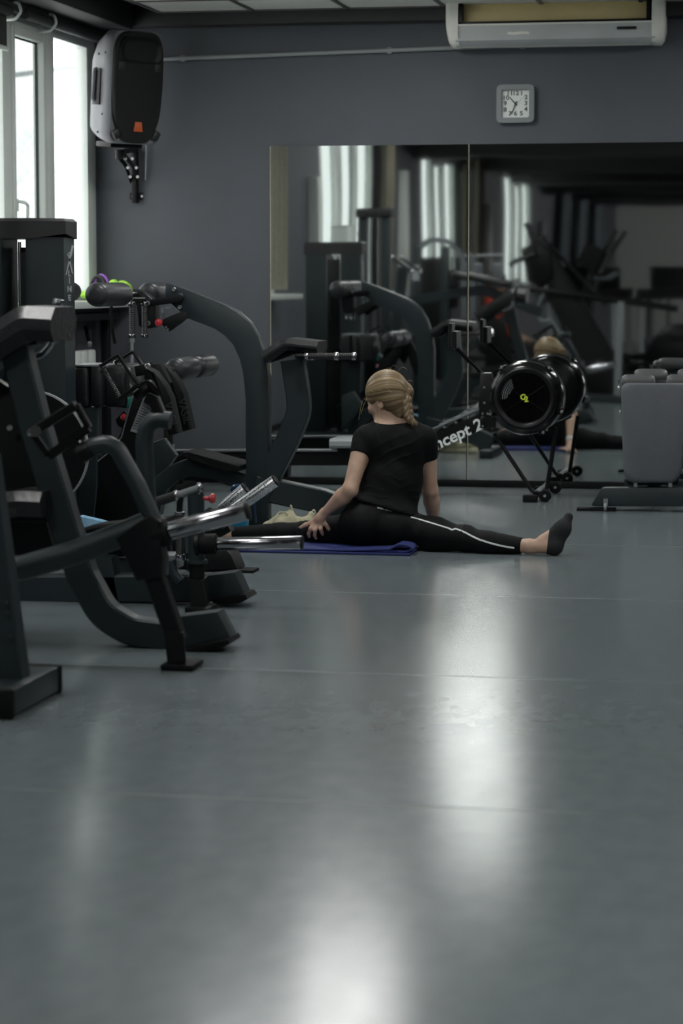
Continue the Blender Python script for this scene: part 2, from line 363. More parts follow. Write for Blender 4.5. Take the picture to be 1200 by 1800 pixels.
# ================================================================ organic shapes: smooth unions of tapered limbs, meshed by surface nets
class Sdf:
    def __init__(s, lo, hi, h):
        s.h = h; s.lo = np.array(lo, float); n = np.ceil((np.array(hi) - s.lo) / h).astype(int) + 1
        s.n = n; s.v = np.full(n, 1.0, np.float32)
    def _box(s, lo, hi, pad):
        i0 = np.clip(np.floor((np.array(lo) - pad - s.lo) / s.h).astype(int), 0, s.n - 1); i1 = np.clip(np.ceil((np.array(hi) + pad - s.lo) / s.h).astype(int) + 1, 1, s.n)
        sl = tuple(slice(a, b) for a, b in zip(i0, i1))
        g = [s.lo[k] + s.h * np.arange(i0[k], i1[k], dtype=np.float32) for k in range(3)]
        return sl, np.meshgrid(*g, indexing='ij')
    def _join(s, sl, d, k):
        a = s.v[sl]
        if k > 0:
            hh = np.clip(.5 + .5 * (a - d) / k, 0, 1); s.v[sl] = a * (1 - hh) + d * hh - k * hh * (1 - hh)
        else: s.v[sl] = np.minimum(a, d)
    def limb(s, a, b, ra, rb, k=.02, flat=1.0, fdir=(0, 1, 0)):
        """tapered capsule; flat < 1 squashes it along fdir"""
        a, b = np.array(a, float), np.array(b, float); R = max(ra, rb)
        sl, (x, y, z) = s._box(np.minimum(a, b) - R, np.maximum(a, b) + R, k + 3 * s.h)
        ab = b - a; L2 = ab @ ab
        px, py, pz = x - a[0], y - a[1], z - a[2]
        t = np.clip((px * ab[0] + py * ab[1] + pz * ab[2]) / max(L2, 1e-9), 0, 1)
        qx, qy, qz = px - t * ab[0], py - t * ab[1], pz - t * ab[2]
        if flat != 1.0:
            f = np.array(fdir, float); f /= np.linalg.norm(f); c = (qx * f[0] + qy * f[1] + qz * f[2]) * (1 / flat - 1)
            qx, qy, qz = qx + f[0] * c, qy + f[1] * c, qz + f[2] * c
        tt = t * t * (3 - 2 * t)
        d = (np.sqrt(qx * qx + qy * qy + qz * qz) - (ra + (rb - ra) * tt)) * (1 if flat == 1 else .8)
        s._join(sl, d.astype(np.float32), k); return s
    def chain(s, pts, rs, k=.015, flat=1.0, fdir=(0, 1, 0)):
        for i in range(len(pts) - 1): s.limb(pts[i], pts[i + 1], rs[i], rs[i + 1], k, flat, fdir)
        return s
    def ell(s, c, r, R=None, k=.02, cut=False):
        c = np.array(c, float); r = np.array(r, float); M_ = np.eye(3) if R is None else np.array(R)
        sl, (x, y, z) = s._box(c - r.max(), c + r.max(), k + 3 * s.h)
        p = np.stack([x - c[0], y - c[1], z - c[2]]); q = np.einsum('ji,j...->i...', M_, p)
        e = np.sqrt(sum((q[i] / r[i]) ** 2 for i in range(3))); g = np.sqrt(sum((q[i] / r[i] ** 2) ** 2 for i in range(3))) + 1e-6
        d = (e * (e - 1) / g).astype(np.float32)
        if cut:
            a = s.v[sl]; hh = np.clip(.5 - .5 * (a + d) / max(k, 1e-6), 0, 1) if k > 0 else None
            s.v[sl] = np.maximum(a, -d) if k <= 0 else a * (1 - hh) - d * hh + k * hh * (1 - hh)
        else: s._join(sl, d, k)
        return s
    def half(s, p, n):
        """keep what lies behind the plane through p with outward normal n"""
        n = np.array(n, float); n /= np.linalg.norm(n)
        g = [s.lo[k] + s.h * np.arange(s.n[k], dtype=np.float32) for k in range(3)]
        d = ((g[0] - p[0]) * n[0])[:, None, None] + ((g[1] - p[1]) * n[1])[None, :, None] + ((g[2] - p[2]) * n[2])[None, None, :]
        s.v = np.maximum(s.v, d.astype(np.float32)); return s
    def coords(s):
        return np.meshgrid(*[s.lo[k] + s.h * np.arange(s.n[k], dtype=np.float32) for k in range(3)], indexing='ij', sparse=True)
    def mesh(s, name, smooth=1):
        v = s.v; ins = v < 0; n = s.n
        c = np.zeros(tuple(n - 1), np.int8)
        for i in (0, 1):
            for j in (0, 1):
                for k in (0, 1): c += ins[i:n[0] - 1 + i, j:n[1] - 1 + j, k:n[2] - 1 + k]
        act = np.argwhere((c > 0) & (c < 8)); idx = np.full(tuple(n - 1), -1, np.int32); idx[tuple(act.T)] = np.arange(len(act))
        P = np.zeros((len(act), 3)); cnt = np.zeros(len(act))
        off = [(i, j, k) for i in (0, 1) for j in (0, 1) for k in (0, 1)]
        val = {o: v[act[:, 0] + o[0], act[:, 1] + o[1], act[:, 2] + o[2]] for o in off}
        for o in off:
            for ax in range(3):
                if o[ax]: continue
                q = list(o); q[ax] = 1; q = tuple(q); a, b = val[o], val[q]; m = (a < 0) != (b < 0)
                t = a[m] / (a[m] - b[m]); pp = np.tile(np.array(o, float), (m.sum(), 1)); pp[:, ax] += t; P[m] += pp; cnt[m] += 1
        P = (P / cnt[:, None] + act) * s.h + s.lo
        quads = []
        for ax in range(3):
            a = [slice(1, -1)] * 3; a[ax] = slice(0, -1); b = list(a); b[ax] = slice(1, None)
            A_, B_ = ins[tuple(a)], ins[tuple(b)]
            e = np.argwhere(A_ != B_); 
            if not len(e): continue
            e0 = e + np.array([1 if k != ax else 0 for k in range(3)]); fl_ = A_[tuple(e.T)]
            u, w = [k for k in range(3) if k != ax]
            def at_(du, dw):
                q = e0.copy(); q[:, u] -= du; q[:, w] -= dw; return idx[tuple(q.T)]
            Q = np.stack([at_(1, 1), at_(0, 1), at_(0, 0), at_(1, 0)], 1)
            flip = fl_ if ax != 1 else ~fl_
            Q[~flip] = Q[~flip][:, ::-1]; quads.append(Q)
        Q = np.concatenate(quads); Q = Q[(Q >= 0).all(1)]
        for _ in range(smooth):
            S = np.zeros_like(P); C_ = np.zeros(len(P))
            for i in range(4):
                for j in (1, 3):
                    np.add.at(S, Q[:, i], P[Q[:, (i + j) % 4]]); np.add.at(C_, Q[:, i], 1)
            P = P * .5 + .5 * S / np.maximum(C_, 1)[:, None]
        me = bpy.data.meshes.new(name); me.vertices.add(len(P)); me.vertices.foreach_set('co', P.astype(np.float32).ravel())
        me.loops.add(Q.size); me.loops.foreach_set('vertex_index', Q.ravel().astype(np.int32))
        me.polygons.add(len(Q)); me.polygons.foreach_set('loop_start', np.arange(0, Q.size, 4, dtype=np.int32)); me.polygons.foreach_set('loop_total', np.full(len(Q), 4, np.int32))
        me.update(calc_edges=True); me.validate(); me.polygons.foreach_set('use_smooth', [True] * len(me.polygons))
        return me
# ================================================================ THE ROOM
W = 15.0; XL = -4.5; XR = 4.4; YF = -22.0; ZC = 2.957; WT = 0.08
# floor: slab with sheets of vinyl two metres wide, welded seams between them
floor = struct(B().box(((XL + XR) / 2, (W + YF) / 2, -.06), (XR - XL + .6, W - YF + .6, .10)).build('floor', 'seam'))
SEAM = [fl(600, 1041).y, fl(600, 1182).y, fl(600, 1411).y]
edges_y = [W + .02, SEAM[0] + 2.0, SEAM[0] + .0, SEAM[1], SEAM[2], SEAM[2] - 2, SEAM[2] - 4]
while edges_y[-1] > YF: edges_y.append(edges_y[-1] - 2.0)
edges_y = sorted(edges_y, reverse=True)
for i in range(len(edges_y) - 1):
    a, b = edges_y[i] - .004, edges_y[i + 1] + .004
    B().box(((XL + XR) / 2, (a + b) / 2, -.006), (XR - XL + .04, a - b, .012), bev=.001, seg=1).build('vinyl_sheet', 'vinyl', floor)
bw = B()
for y in edges_y[1:-1]: bw.box(((XL + XR) / 2, y, -.0055), (XR - XL, .005, .011))
bw.build('weld_seam', 'seam', floor)

# back wall, far wall, right wall
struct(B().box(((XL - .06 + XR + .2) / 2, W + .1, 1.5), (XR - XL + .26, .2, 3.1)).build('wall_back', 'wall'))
struct(B().box(((XL + XR) / 2, YF - .1, 1.5), (XR - XL + .6, .2, 3.1)).build('wall_front', 'far_lightened'))
b = B(); b.box((XR + .1, (W - 9) / 2, 1.5), (.2, W + 9, 3.1)); b.box((XR + .1, (-20 + YF) / 2, 1.5), (.2, -20 - YF, 3.1))
b.box((XR + .1, -14.5, .5), (.2, 11, 1.0)); b.box((XR + .1, -14.5, 2.9), (.2, 11, .3))  # opening between these pieces is added to let daylight onto the far wall
struct(b.build('wall_right', 'wall'))
# left wall with its window openings
SILL, TOP = 1.165, 2.80
WIN = [(9.8, 14.95), (5.15, 7.85), (-.75, 1.95), (-7.2, -4.2)]
b = B(); y1 = W
for (a, c) in WIN:
    if y1 - c > .001: b.box((XL - WT / 2, (y1 + c) / 2, 1.5), (WT, y1 - c, 3.0))
    b.box((XL - WT / 2, (a + c) / 2, SILL / 2), (WT, c - a, SILL)); b.box((XL - WT / 2, (a + c) / 2, (TOP + 3.0) / 2), (WT, c - a, 3.0 - TOP))
    y1 = a
b.box((XL - WT / 2, (y1 + YF) / 2, 1.5), (WT, y1 - YF, 3.0))
struct(b.build('wall_left', 'wall'))

# ceiling: dark slab and beams behind the camera, mineral tiles on a grid towards the back wall
ceiling = struct(B().box(((XL + XR) / 2, (W + YF) / 2, ZC + .12), (XR - XL + .6, W - YF + .6, .14)).build('ceiling', 'rear_paint'))
TX0, TY0, TS = -4.05, 14.86, .6
LIGHT_CELLS = {(2, 2), (2, 6), (1, 11), (7, 1), (7, 6), (7, 11)}  # the middle row is added out of view to brighten the hall
tile_me = None
gb = B(); NX, NY = 13, 13
for i in range(NX + 1): gb.box((TX0 + i * TS, TY0 - NY * TS / 2, ZC + .003), (.024, NY * TS, .012))
for j in range(NY + 1): gb.box((TX0 + NX * TS / 2, TY0 - j * TS, ZC + .003), (NX * TS, .024, .012))
gb.build('ceiling_grid', 'grid', ceiling)
for i in range(NX):
    for j in range(NY):
        if (i, j) in LIGHT_CELLS: continue
        c = Vector((TX0 + (i + .5) * TS, TY0 - (j + .5) * TS, ZC + .012))
        if tile_me is None:
            o = B().box((0, 0, 0), (TS - .022, TS - .022, .014), bev=.003, seg=1).build('ceiling_tile', 'tile', ceiling); tile_me = o.data
        else:
            o = link_mesh('ceiling_tile', tile_me, None, ceiling)
        o.location = c
for k, yb in enumerate((2.2, -1.5, -5.2, -8.9, -12.6, -16.3)):
    struct(B().box(((XL + XR) / 2, yb, ZC - .10), (XR - XL, .45, .34), bev=.01).build('trim_%d' % (k + 10), 'rear_paint'))
# boxed cornices along the back wall and the window wall
struct(B().box(((XL + XR) / 2, W - .07, (ZC + 2.875) / 2 + .03), (XR - XL, .14, ZC - 2.875 + .06), bev=.008).build('trim_1', 'dark_paint'))
struct(B().box((XL + .1, (14.86 + YF) / 2, (ZC + 2.855) / 2 + .03), (.36, 14.86 - YF, ZC - 2.855 + .06), bev=.008).build('trim_2', 'dark_paint'))
struct(B().box((XL + .02, (W + YF) / 2, (2.80 + 2.86) / 2), (.1, W - YF, .07), bev=.004).build('trim_3', 'dark_paint'))
# black skirting below the mirror and around
struct(B().box(((XL + XR) / 2, W - .012, .022), (XR - XL, .024, .044), bev=.003).build('baseboard_back', 'black_steel'))
struct(B().box((XL + .01, (W + YF) / 2, .03), (.02, W - YF, .06), bev=.003).build('baseboard_left', 'black_steel'))

# ceiling lights (lit panels in the tile grid, and surface panels further back)
def ceiling_light(x, y, z, label):
    t = thing('ceiling_light', label, 'light', (x, y, z), 'lit panels in the ceiling')
    B().box((x, y, z + .010), (.59, .59, .02)).build('housing', 'pvc', t)
    f = B()
    for sx, sy, wx, wy in ((0, .285, .59, .02), (0, -.285, .59, .02), (.285, 0, .02, .55), (-.285, 0, .02, .55)): f.box((x + sx, y + sy, z - .003), (wx, wy, .012))
    f.build('frame', 'pvc', t)
    dm = M.get('diffuser') or M.setdefault('diffuser', mat('light_diffuser', (.8, .8, .78), .5, emit=((1.0, 1.0, .975), LAMP)))
    B().box((x, y, z - .002), (.55, .55, .006)).build('diffuser', dm, t)
rows = {1: 'the row over the machines', 2: 'the row over the machines', 7: 'the added middle row', 12: 'the row far right'}; cols = {1: 'nearest the mirror wall', 2: 'nearest the mirror wall', 6: 'second from the mirror wall', 11: 'third from the mirror wall'}
for (i, j) in sorted(LIGHT_CELLS):
    ceiling_light(TX0 + (i + .5) * TS, TY0 - (j + .5) * TS, ZC, 'square ceiling light panel of %s, %s' % (rows[i], cols[j]))
for xx, nm in ((-3.45, 'the row over the machines'), (TX0 + 7.5 * TS, 'the added middle row')):  # the middle row goes on here, also added for brightness
    for yy, w in ((4.9, 'hung before the camera'), (3.0, 'hung beside the camera'))[:1 if xx < -3 else 2]:
        ceiling_light(xx, yy, ZC + .03, 'square ceiling light panel of %s, %s' % (nm, w))

# windows
def window(n, y0, y1, posts, sashes, full=True):
    x = XL - .035; d = .07
    fr = B()
    fr.box((x, (y0 + y1) / 2, SILL + .03), (d, y1 - y0, .06), bev=.006); fr.box((x, (y0 + y1) / 2, TOP - .03), (d, y1 - y0, .06), bev=.006)
    w = struct(fr.build('window_%d' % n, 'pvc'))
    for (a, c) in posts: B().box((x, (a + c) / 2, (SILL + TOP) / 2), (d + .004, c - a, TOP - SILL), bev=.008).build('mullion', 'pvc', w)
    ps = sorted(posts)
    for k in range(len(ps) - 1):
        a, c = ps[k][1], ps[k + 1][0]; z0, z1 = SILL + .06, TOP - .06; e = 0
        if k in sashes:
            e = .055; s = B()
            for yy in (a + e / 2, c - e / 2): s.box((x + .012, yy, (z0 + z1) / 2), (d, e, z1 - z0), bev=.007)
            for zz in (z0 + e / 2, z1 - e / 2): s.box((x + .012, (a + c) / 2, zz), (d, c - a - 2 * e, e), bev=.007)
            so = s.build('sash', 'pvc', w)
            hb = B().box((x + .052, a + .03, 1.72), (.016, .026, .07), bev=.004).tube([(x + .06, a + .03, 1.74), (x + .10, a + .03, 1.735), (x + .105, a + .07, 1.72), (x + .10, a + .075, 1.60)], .009, 8, .02)
            hb.build('handle', 'pvc', so)
            g = B()
            for yy in (a + e + .004, c - e - .004): g.box((x, yy, (z0 + z1) / 2), (.014, .006, z1 - z0 - 2 * e))
            for zz in (z0 + e + .004, z1 - e - .004): g.box((x, (a + c) / 2, zz), (.014, c - a - 2 * e, .006))
            g.build('gasket', 'gasket', so)
        B().box((x - .004, (a + c) / 2, (z0 + z1) / 2), (.006, c - a - 2 * e + .01, z1 - z0 - 2 * e + .01)).build('pane', 'glass' if n == 1 and k not in sashes else 'dim_glass', w)
    if full:
        B().box((XL + .07, (y0 + y1) / 2, SILL - .022), (.34, y1 - y0 + .04, .044), bev=.008).build('window_sill', 'pvc', w)
    return w
w1 = window(1, *WIN[0], [(14.78, 14.95), (13.93, 14.10), (13.16, 13.30), (12.30, 12.42), (11.2, 11.34), (9.8, 9.9)], {1, 3})
for n, (a, c) in enumerate(WIN[1:]):
    k = (c - a) / 3
    window(n + 2, a, c, [(a, a + .1), (a + k - .05, a + k + .05), (a + 2 * k - .05, a + 2 * k + .05), (c - .1, c)], {1})
# roller blind tubes, brackets, and one lowered dark blind at the picture's edge
bl = thing('roller_blind', 'dark roller blind half lowered over the far left window pane', 'blind', (XL + .06, 12.8, 2.3))
q = atX(6, 84, XL + .05)
B().box((XL + .05, 12.52, (q.z + 2.78) / 2), (.004, 1.14, 2.78 - q.z)).build('fabric', 'dark_paint', bl)
B().cyl((XL + .05, 11.95, q.z), (XL + .05, 13.10, q.z), .014, seg=10).build('bottom_bar', 'pvc', bl)
B().cyl((XL + .06, 11.9, 2.79), (XL + .06, 13.10, 2.79), .032, seg=14).build('tube', 'dark_paint', bl)
br = thing('blind_tube', 'rolled up dark blind tube on white hooks above corner window', 'blind', (XL + .07, 14.0, 2.80))
B().cyl((XL + .07, 13.36, 2.80), (XL + .07, 14.85, 2.80), .03, seg=14).build('tube', 'dark_paint', br)
for px, py in ((36, 10), (98, 36)):
    p = atX(px, py, XL + .11)
    B().tube([(XL + .0, p.y, 2.745), (XL + .08, p.y, 2.75), (XL + .115, p.y, 2.79), (XL + .10, p.y, 2.84), (XL + .06, p.y, 2.845)], .009, 8, .03).build('hook', 'pvc', br)

# outside: pale ground, bare trees, an overhead cable, all in white overcast light
struct(B().box((-34.6, 5, -3.1), (58, 90, .2)).build('ground', 'pale_ground'))
def bare_tree(x, y, h, seed, label):
    rnd = random.Random(seed); t = thing('bare_tree', label, 'tree', (x, y, -3.0), 'bare trees outside the windows')
    B().tube([(x, y, -3), (x + .1, y, -3 + h * .3), (x, y + .1, -3 + h * .6), (x + .1, y, -3 + h)], .16, 8, r1=.03).build('trunk', 'bark', t)
    b = B()
    for k in range(34):
        z = -3 + h * (.25 + .72 * rnd.random()); a = rnd.random() * 2 * PI; L = .5 + 1.7 * rnd.random() * (1.15 - (z + 3) / h)
        p0 = Vector((x + .05, y, z)); p1 = p0 + Vector((math.cos(a) * L * .5, math.sin(a) * L * .5, L * .4)); p2 = p0 + Vector((math.cos(a + .3) * L, math.sin(a + .3) * L, L * .95))
        b.tube([p0, p1, p2], .02, 5, r1=.006)
        for _ in range(3):
            s_ = p1.lerp(p2, rnd.random()); b.tube([s_, s_ + Vector((rnd.uniform(-.5, .5), rnd.uniform(-.5, .5), rnd.uniform(.2, .6)))], .01, 4, r1=.004)
    b.build('branches', 'bark', t)
bare_tree(-13.5, 39.0, 7.0, 1, 'bare pale tree outside behind the glass of the corner window')
bare_tree(-15.0, 46.0, 8.0, 2, 'further bare tree outside beyond the corner window post')
ca = at(10, 134, 28.0); cb = at(170, 113, 33.0); dd = (cb - ca)
B().tube([ca - dd * .8, ca, cb, cb + dd * .8], .035, 6).build_thing('overhead_cable', 'gray_steel', 'thin overhead cable crossing the white sky outside the window', 'cable')

# vertical white trunking on the piers and curtains at the window ends
for k, (yy, z0, z1) in enumerate(((8.36, 1.10, 2.22), (3.42, 1.0, 2.5), (-2.2, .9, 2.3), (-8.3, .9, 2.2))):
    b = B(); b.box((XL + .05, yy, (z0 + z1) / 2), (.10, .13 if k == 0 else .2, z1 - z0), bev=.006); b.box((XL + .03, yy - .1, 1.45), (.06, .07, .12), bev=.006)
    b.build_thing('cable_trunking', 'pvc', ('tall white trunking on the wall pier left of the mirrored weight tower', 'white trunking on the pier above the mirrored tall rack', 'white trunking reflected beside the seam between mirrors', 'white trunking reflected left of the farthest bright window')[k], 'trunking')
def curtain(y0, y1, m, label):
    pts = []; n = 40
    for i in range(n + 1): s = i / n; pts.append(Vector((XL + .12 + .03 * math.sin(s * 26), y0 + (y1 - y0) * s, 0)))
    b = B(); v = [[b.bm.verts.new((p.x + dx, p.y, z)) for p in pts] for dx, z in ((0, 1.2), (0, 2.78), (.006, 2.78), (.006, 1.2))]
    for k in range(4):
        for i in range(n): b.bm.faces.new((v[k][i], v[k][i + 1], v[(k + 1) % 4][i + 1], v[(k + 1) % 4][i]))
    b.build_thing('curtain', m, label, 'curtain')
curtain(9.95, 10.75, 'curtain_beige', 'beige curtain bunched at the end of the corner window')
curtain(4.65, 5.2, 'curtain_olive', 'narrow olive curtain at the end of the second window')
curtain(-1.2, -.7, 'curtain_olive', 'narrow olive curtain at the end of the third window')

# ================================================================ MIRRORS
mz0, mz1 = .046, 2.128
def mirror_panel(x0, x1, rot, label):
    t = thing('wall_mirror', label, 'mirror', (x0, W, mz0))
    B().box(((x0 + x1) / 2, W - .018, (mz0 + mz1) / 2), (x1 - x0, .006, mz1 - mz0)).build('mirror_glass', 'mirror', t)
    B().box((x0 + .002, W - .022, (mz0 + mz1) / 2), (.003, .003, mz1 - mz0)).build('glass_edge', 'mirror_edge', t)
    t.rotation_euler = (0, 0, rot); return t
xs = -2.113
mirror_panel(-3.37, xs - .003, 0.0, 'large frameless wall mirror left of the vertical seam')
mirror_panel(xs + .003, xs + 2.2, math.radians(-.27), 'large frameless wall mirror right of the vertical seam')
mirror_panel(xs + 2.206, xs + 4.4, 0.0, 'large frameless wall mirror beyond the right edge of the picture')

# ================================================================ WALL FITTINGS
# conduit
p0 = at(274, 104.5, 14.97); p1 = at(1085, 73, 14.97)
b = thing('wall_conduit', 'thin white conduit pipe running along the top of the back wall', 'pipe', (p0.x, 14.97, p0.z))
B().cyl(p0, p1, .0135, seg=12).build('pipe', 'light_gray', b)
for s in (.06, .515, .8):
    c = p0.lerp(p1, s); B().box(c + Vector((0, .01, 0)), (.03, .035, .04), bev=.004).build('clip', 'light_gray', b)
# air conditioner
def rrect0(w, h): return [(-w, -h * .7), (-w * .4, -h), (w * .5, -h * .6), (w, -h * .8), (w * .9, h * .7), (w * .2, h), (-w * .5, h * .5), (-w * .95, h)]
a = at(783, 75, W - .24); c = at(1168, 70, W - .24); x0, x1 = a.x, c.x
zb = at(900, 78, W - .24).z
ac = thing('air_conditioner', 'white wall air conditioner with cream louver under the ceiling', 'air conditioner', ((x0 + x1) / 2, W, zb))
def acz(py): return at(975, py, W - .25).z
prof = [(W - .005, zb), (W - .18, zb - .004), (W - .235, acz(68)), (W - .25, acz(42)), (W - .25, acz(39)), (W - .16, acz(37)), (W - .15, acz(-4)), (W - .25, acz(-6)), (W - .25, acz(-40)), (W - .20, acz(-60)), (W - .145, acz(-64)), (W - .145, 2.868), (W - .005, 2.868)]
B().plate([(0, y, z) for y, z in prof], x1 - x0 - .12, side=(1, 0, 0)).build('body', 'ac_silver', ac).location = ((x0 + x1) / 2, 0, 0)
cap = [(W - .004, zb - .002), (W - .16, zb - .008), (W - .215, zb + .01), (W - .255, acz(60)), (W - .262, acz(38)), (W - .262, acz(-38)), (W - .21, acz(-64)), (W - .146, acz(-66)), (W - .146, 2.866), (W - .004, 2.866)]
def cap_ring(x, e):                      # end cap section, drawn in by e towards its outer side
    cy, cz = W - .14, acz(0)
    return [(x, min(W - .004, cy + (y - cy) * (1 - e)), cz + (z - cz) * (1 - e * (1.9 if z < cz else .5))) for y, z in cap]
for s, xx in ((-1, x0 + .078), (1, x1 - .078)):
    B()._faces([cap_ring(xx, 0.0), cap_ring(xx + s * .045, .0), cap_ring(xx + s * .066, .05), cap_ring(xx + s * .078, .16)]).build('end_cap', 'ac', ac, ang=50)
sm = at(911, 58, W - .246); B().plate([sm + Vector((x, 0, z)) for x, z in rrect0(.068, .010)], .002, side=(0, 1, .09)).build('worn_print', 'ac', ac)
B().box(((x0 + x1) / 2, W - .165, acz(16)), (x1 - x0 - .19, .02, .118), rot=(-.12, 0, 0), bev=.003).build('louver', 'ac_cream', ac)
sb = B()
for zz in (acz(37.5), acz(-1)): sb.box(((x0 + x1) / 2, W - .2, zz), (x1 - x0 - .15, .1, .012))
for xx in (x0 + .09, x1 - .10): sb.box((xx, W - .2, acz(18)), (.022, .1, .15))
sb.build('slot_rim', 'satin_black', ac)
B().box(((x0 + x1) / 2, W - .253, acz(41)), (x1 - x0 - .13, .006, .012), bev=.002).build('front_lip', 'ac', ac)
B().plate([(0, W - .02, zb + .002), (0, W - .17, zb - .008), (0, W - .225, zb + .026), (0, W - .02, zb + .026)], x1 - x0 - .16, side=(1, 0, 0)).build('base_tray', 'ac', ac).location = ((x0 + x1) / 2 - .02, 0, 0)
dpl = at(1101, 49, W - .253); B().box(dpl, (.118, .006, .018), rot=(-.09, 0, 0), bev=.002).build('display', 'gloss_black', ac)
# clock
cc = at(906, 182.5, W - .02); hw = .116
ck = thing('wall_clock', 'square gray wall clock with a white dial above the mirror', 'clock', (cc.x, W, cc.z - hw))
def rrect(w, h, r, n=6):
    o = []
    for cx, cz, a0 in ((w - r, h - r, 0), (-w + r, h - r, 90), (-w + r, -h + r, 180), (w - r, -h + r, 270)):
        for k in range(n + 1): t = math.radians(a0 + 90 * k / n); o.append((cx + r * math.cos(t), cz + r * math.sin(t)))
    return o
def ring_frame(b, c, o, i, y0, y1):
    vs = [[b.bm.verts.new((c.x + x, y, c.z + z)) for x, z in pts] for pts, y in ((o, y1), (o, y0), (i, y0), (i, y1))]
    n = len(o)
    for k in range(3):
        for j in range(n): b.bm.faces.new((vs[k][j], vs[k][(j + 1) % n], vs[k + 1][(j + 1) % n], vs[k + 1][j]))
bb = B(); ring_frame(bb, cc, rrect(hw, hw, .03), rrect(.085, .085, .012), W - .045, W - .002); bb.build('frame', 'clock_frame', ck)
B().plate([(cc.x + x, W - .014, cc.z + z) for x, z in rrect(.087, .087, .012)], .016).build('dial', 'clock_face', ck)
NP = {12: (0, .064), 1: (.036, .064), 2: (.064, .038), 3: (.064, .002), 4: (.064, -.034), 5: (.036, -.060), 6: (0, -.060), 7: (-.034, -.060), 8: (-.064, -.036), 9: (-.064, .002), 10: (-.060, .036), 11: (-.036, .064)}
for k, (x, z) in NP.items(): text_mesh('numeral', str(k), .037, (cc.x + x, W - .023, cc.z + z), (1, 0, 0), (0, 0, 1), 'ink_gray', ck, bold=.0011, sx=1.12)
def hand(p, q, w, y, m, nm): 
    p, q = Vector((p[0], 0, p[1])), Vector((q[0], 0, q[1])); d = (q - p).normalized(); n_ = Vector((-d.z, 0, d.x)) * w
    o_ = Vector((cc.x, y, cc.z)); B().plate([o_ + p - n_, o_ + q - n_ * .5, o_ + q + n_ * .5, o_ + p + n_], .0015).build(nm, m, ck)
hand((.008, -.010), (-.037, .040), .0050, W - .0265, 'ink', 'hour_hand'); hand((.007, .015), (-.026, -.066), .0038, W - .029, 'ink', 'minute_hand')
hand((-.018, -.014), (.055, .042), .0008, W - .031, 'light_gray', 'second_hand')
B().cyl((cc.x, W - .033, cc.z), (cc.x, W - .02, cc.z), .006, seg=14).build('hub', 'ink', ck)

# speaker on a wall bracket
SY = 14.52
sc_ = at(217, 153, SY); ang = math.radians(52)
Rz = Matrix.Rotation(ang, 3, 'Z'); tilt = Matrix.Rotation(math.radians(5), 3, 'X'); RS = Rz @ tilt
def sp(x, y, z): return sc_ + RS @ Vector((x, y, z))       # x across the front, y back, z up
zb_ = sc_.z - .36
spk = thing('loudspeaker', 'gray loudspeaker with black grille and orange badge in the corner', 'speaker', (sc_.x, sc_.y, sc_.z - .34))
def spk_rings(profile):
    """profile: list of (depth y, half width, top z, bottom z, corner)"""
    rings = []
    for y, w, zt, z0, r in profile:
        h = (zt - z0) / 2; zc = (zt + z0) / 2; rings.append([sp(x, y, zc + z) for x, z in rrect(w, h, r, 5)])
    return rings
bb = B(); bb._faces(spk_rings([(-.135, .186, .335, -.335, .06), (-.12, .196, .343, -.343, .065), (-.06, .196, .343, -.343, .065), (-.045, .190, .338, -.338, .06), (.06, .170, .30, -.325, .08), (.17, .12, .22, -.30, .07)]))
bb.build('cabinet', 'spk_side', spk)
gr = []
for k in range(40):
    t = k / 40 * 2 * PI; cx, sz = math.cos(t), math.sin(t)
    x = .187 * (abs(cx) ** .45) * (1 if cx > 0 else -1); z = .338 * (abs(sz) ** .45) * (1 if sz > 0 else -1)
    if z < 0: x *= (1 - .28 * (min(1, -z / .325)) ** 2.2)
    gr.append((x, z))
bb = B(); bb._faces([[sp(x, -.13, z) for x, z in gr], [sp(x, -.15, z) for x, z in gr], [sp(x * .95, -.162, z * .97) for x, z in gr], [sp(x * .3, -.168, z * .3) for x, z in gr]]); bb.build('grille', 'spk_front', spk)
hb = B(); hb._faces([[sp(x, -.15, .225 + z) for x, z in rrect(.16, .085, .05)], [sp(x, -.172, .225 + z) for x, z in rrect(.15, .075, .05)], [sp(x, -.158, .225 + z) for x, z in rrect(.10, .04, .035)]]); hb.build('tweeter_horn', 'satin_black', spk)
for sx in (-1, 1):
    B().box(sp(sx * .135, -.163, .125), (.05, .012, .05), rot=RS, bev=.006).build('port', 'ink', spk)
    B().box(sp(sx * .150, -.150, -.285), (.05, .03, .06), rot=RS @ Matrix.Rotation(sx * .5, 3, 'Y'), bev=.012).build('port', 'ink', spk)
B().plate([sp(x, -.170, -.235 + z) for x, z in ((-.024, .028), (.024, .028), (.034, -.030), (-.034, -.030))], .006, side=RS @ Vector((0, 1, 0)), bev=.001).build('badge', 'orange', spk)
# carry handle and screws on the visible left flank
hd = B(); hd.box(sp(-.199, .0, -.005), (.012, .075, .22), rot=RS, bev=.004); hd.build('handle_recess', 'satin_black', spk)
B().tube([sp(-.195, .01, .10), sp(-.212, .012, .09), sp(-.212, .02, -.08), sp(-.195, .018, -.10)], .013, 8, .02).build('handle', 'spk_side', spk)
for yy, zz in ((-.07, .2), (.0, .19), (-.06, -.17), (-.02, -.28)): bolt(spk, sp(-.192, yy, zz), RS @ Vector((-1, 0, 0)), .008, 'screw', 'ink')
B().box(sp(0, .02, -.352), (.24, .16, .035), rot=RS, bev=.008).build('foot', 'satin_black', spk)
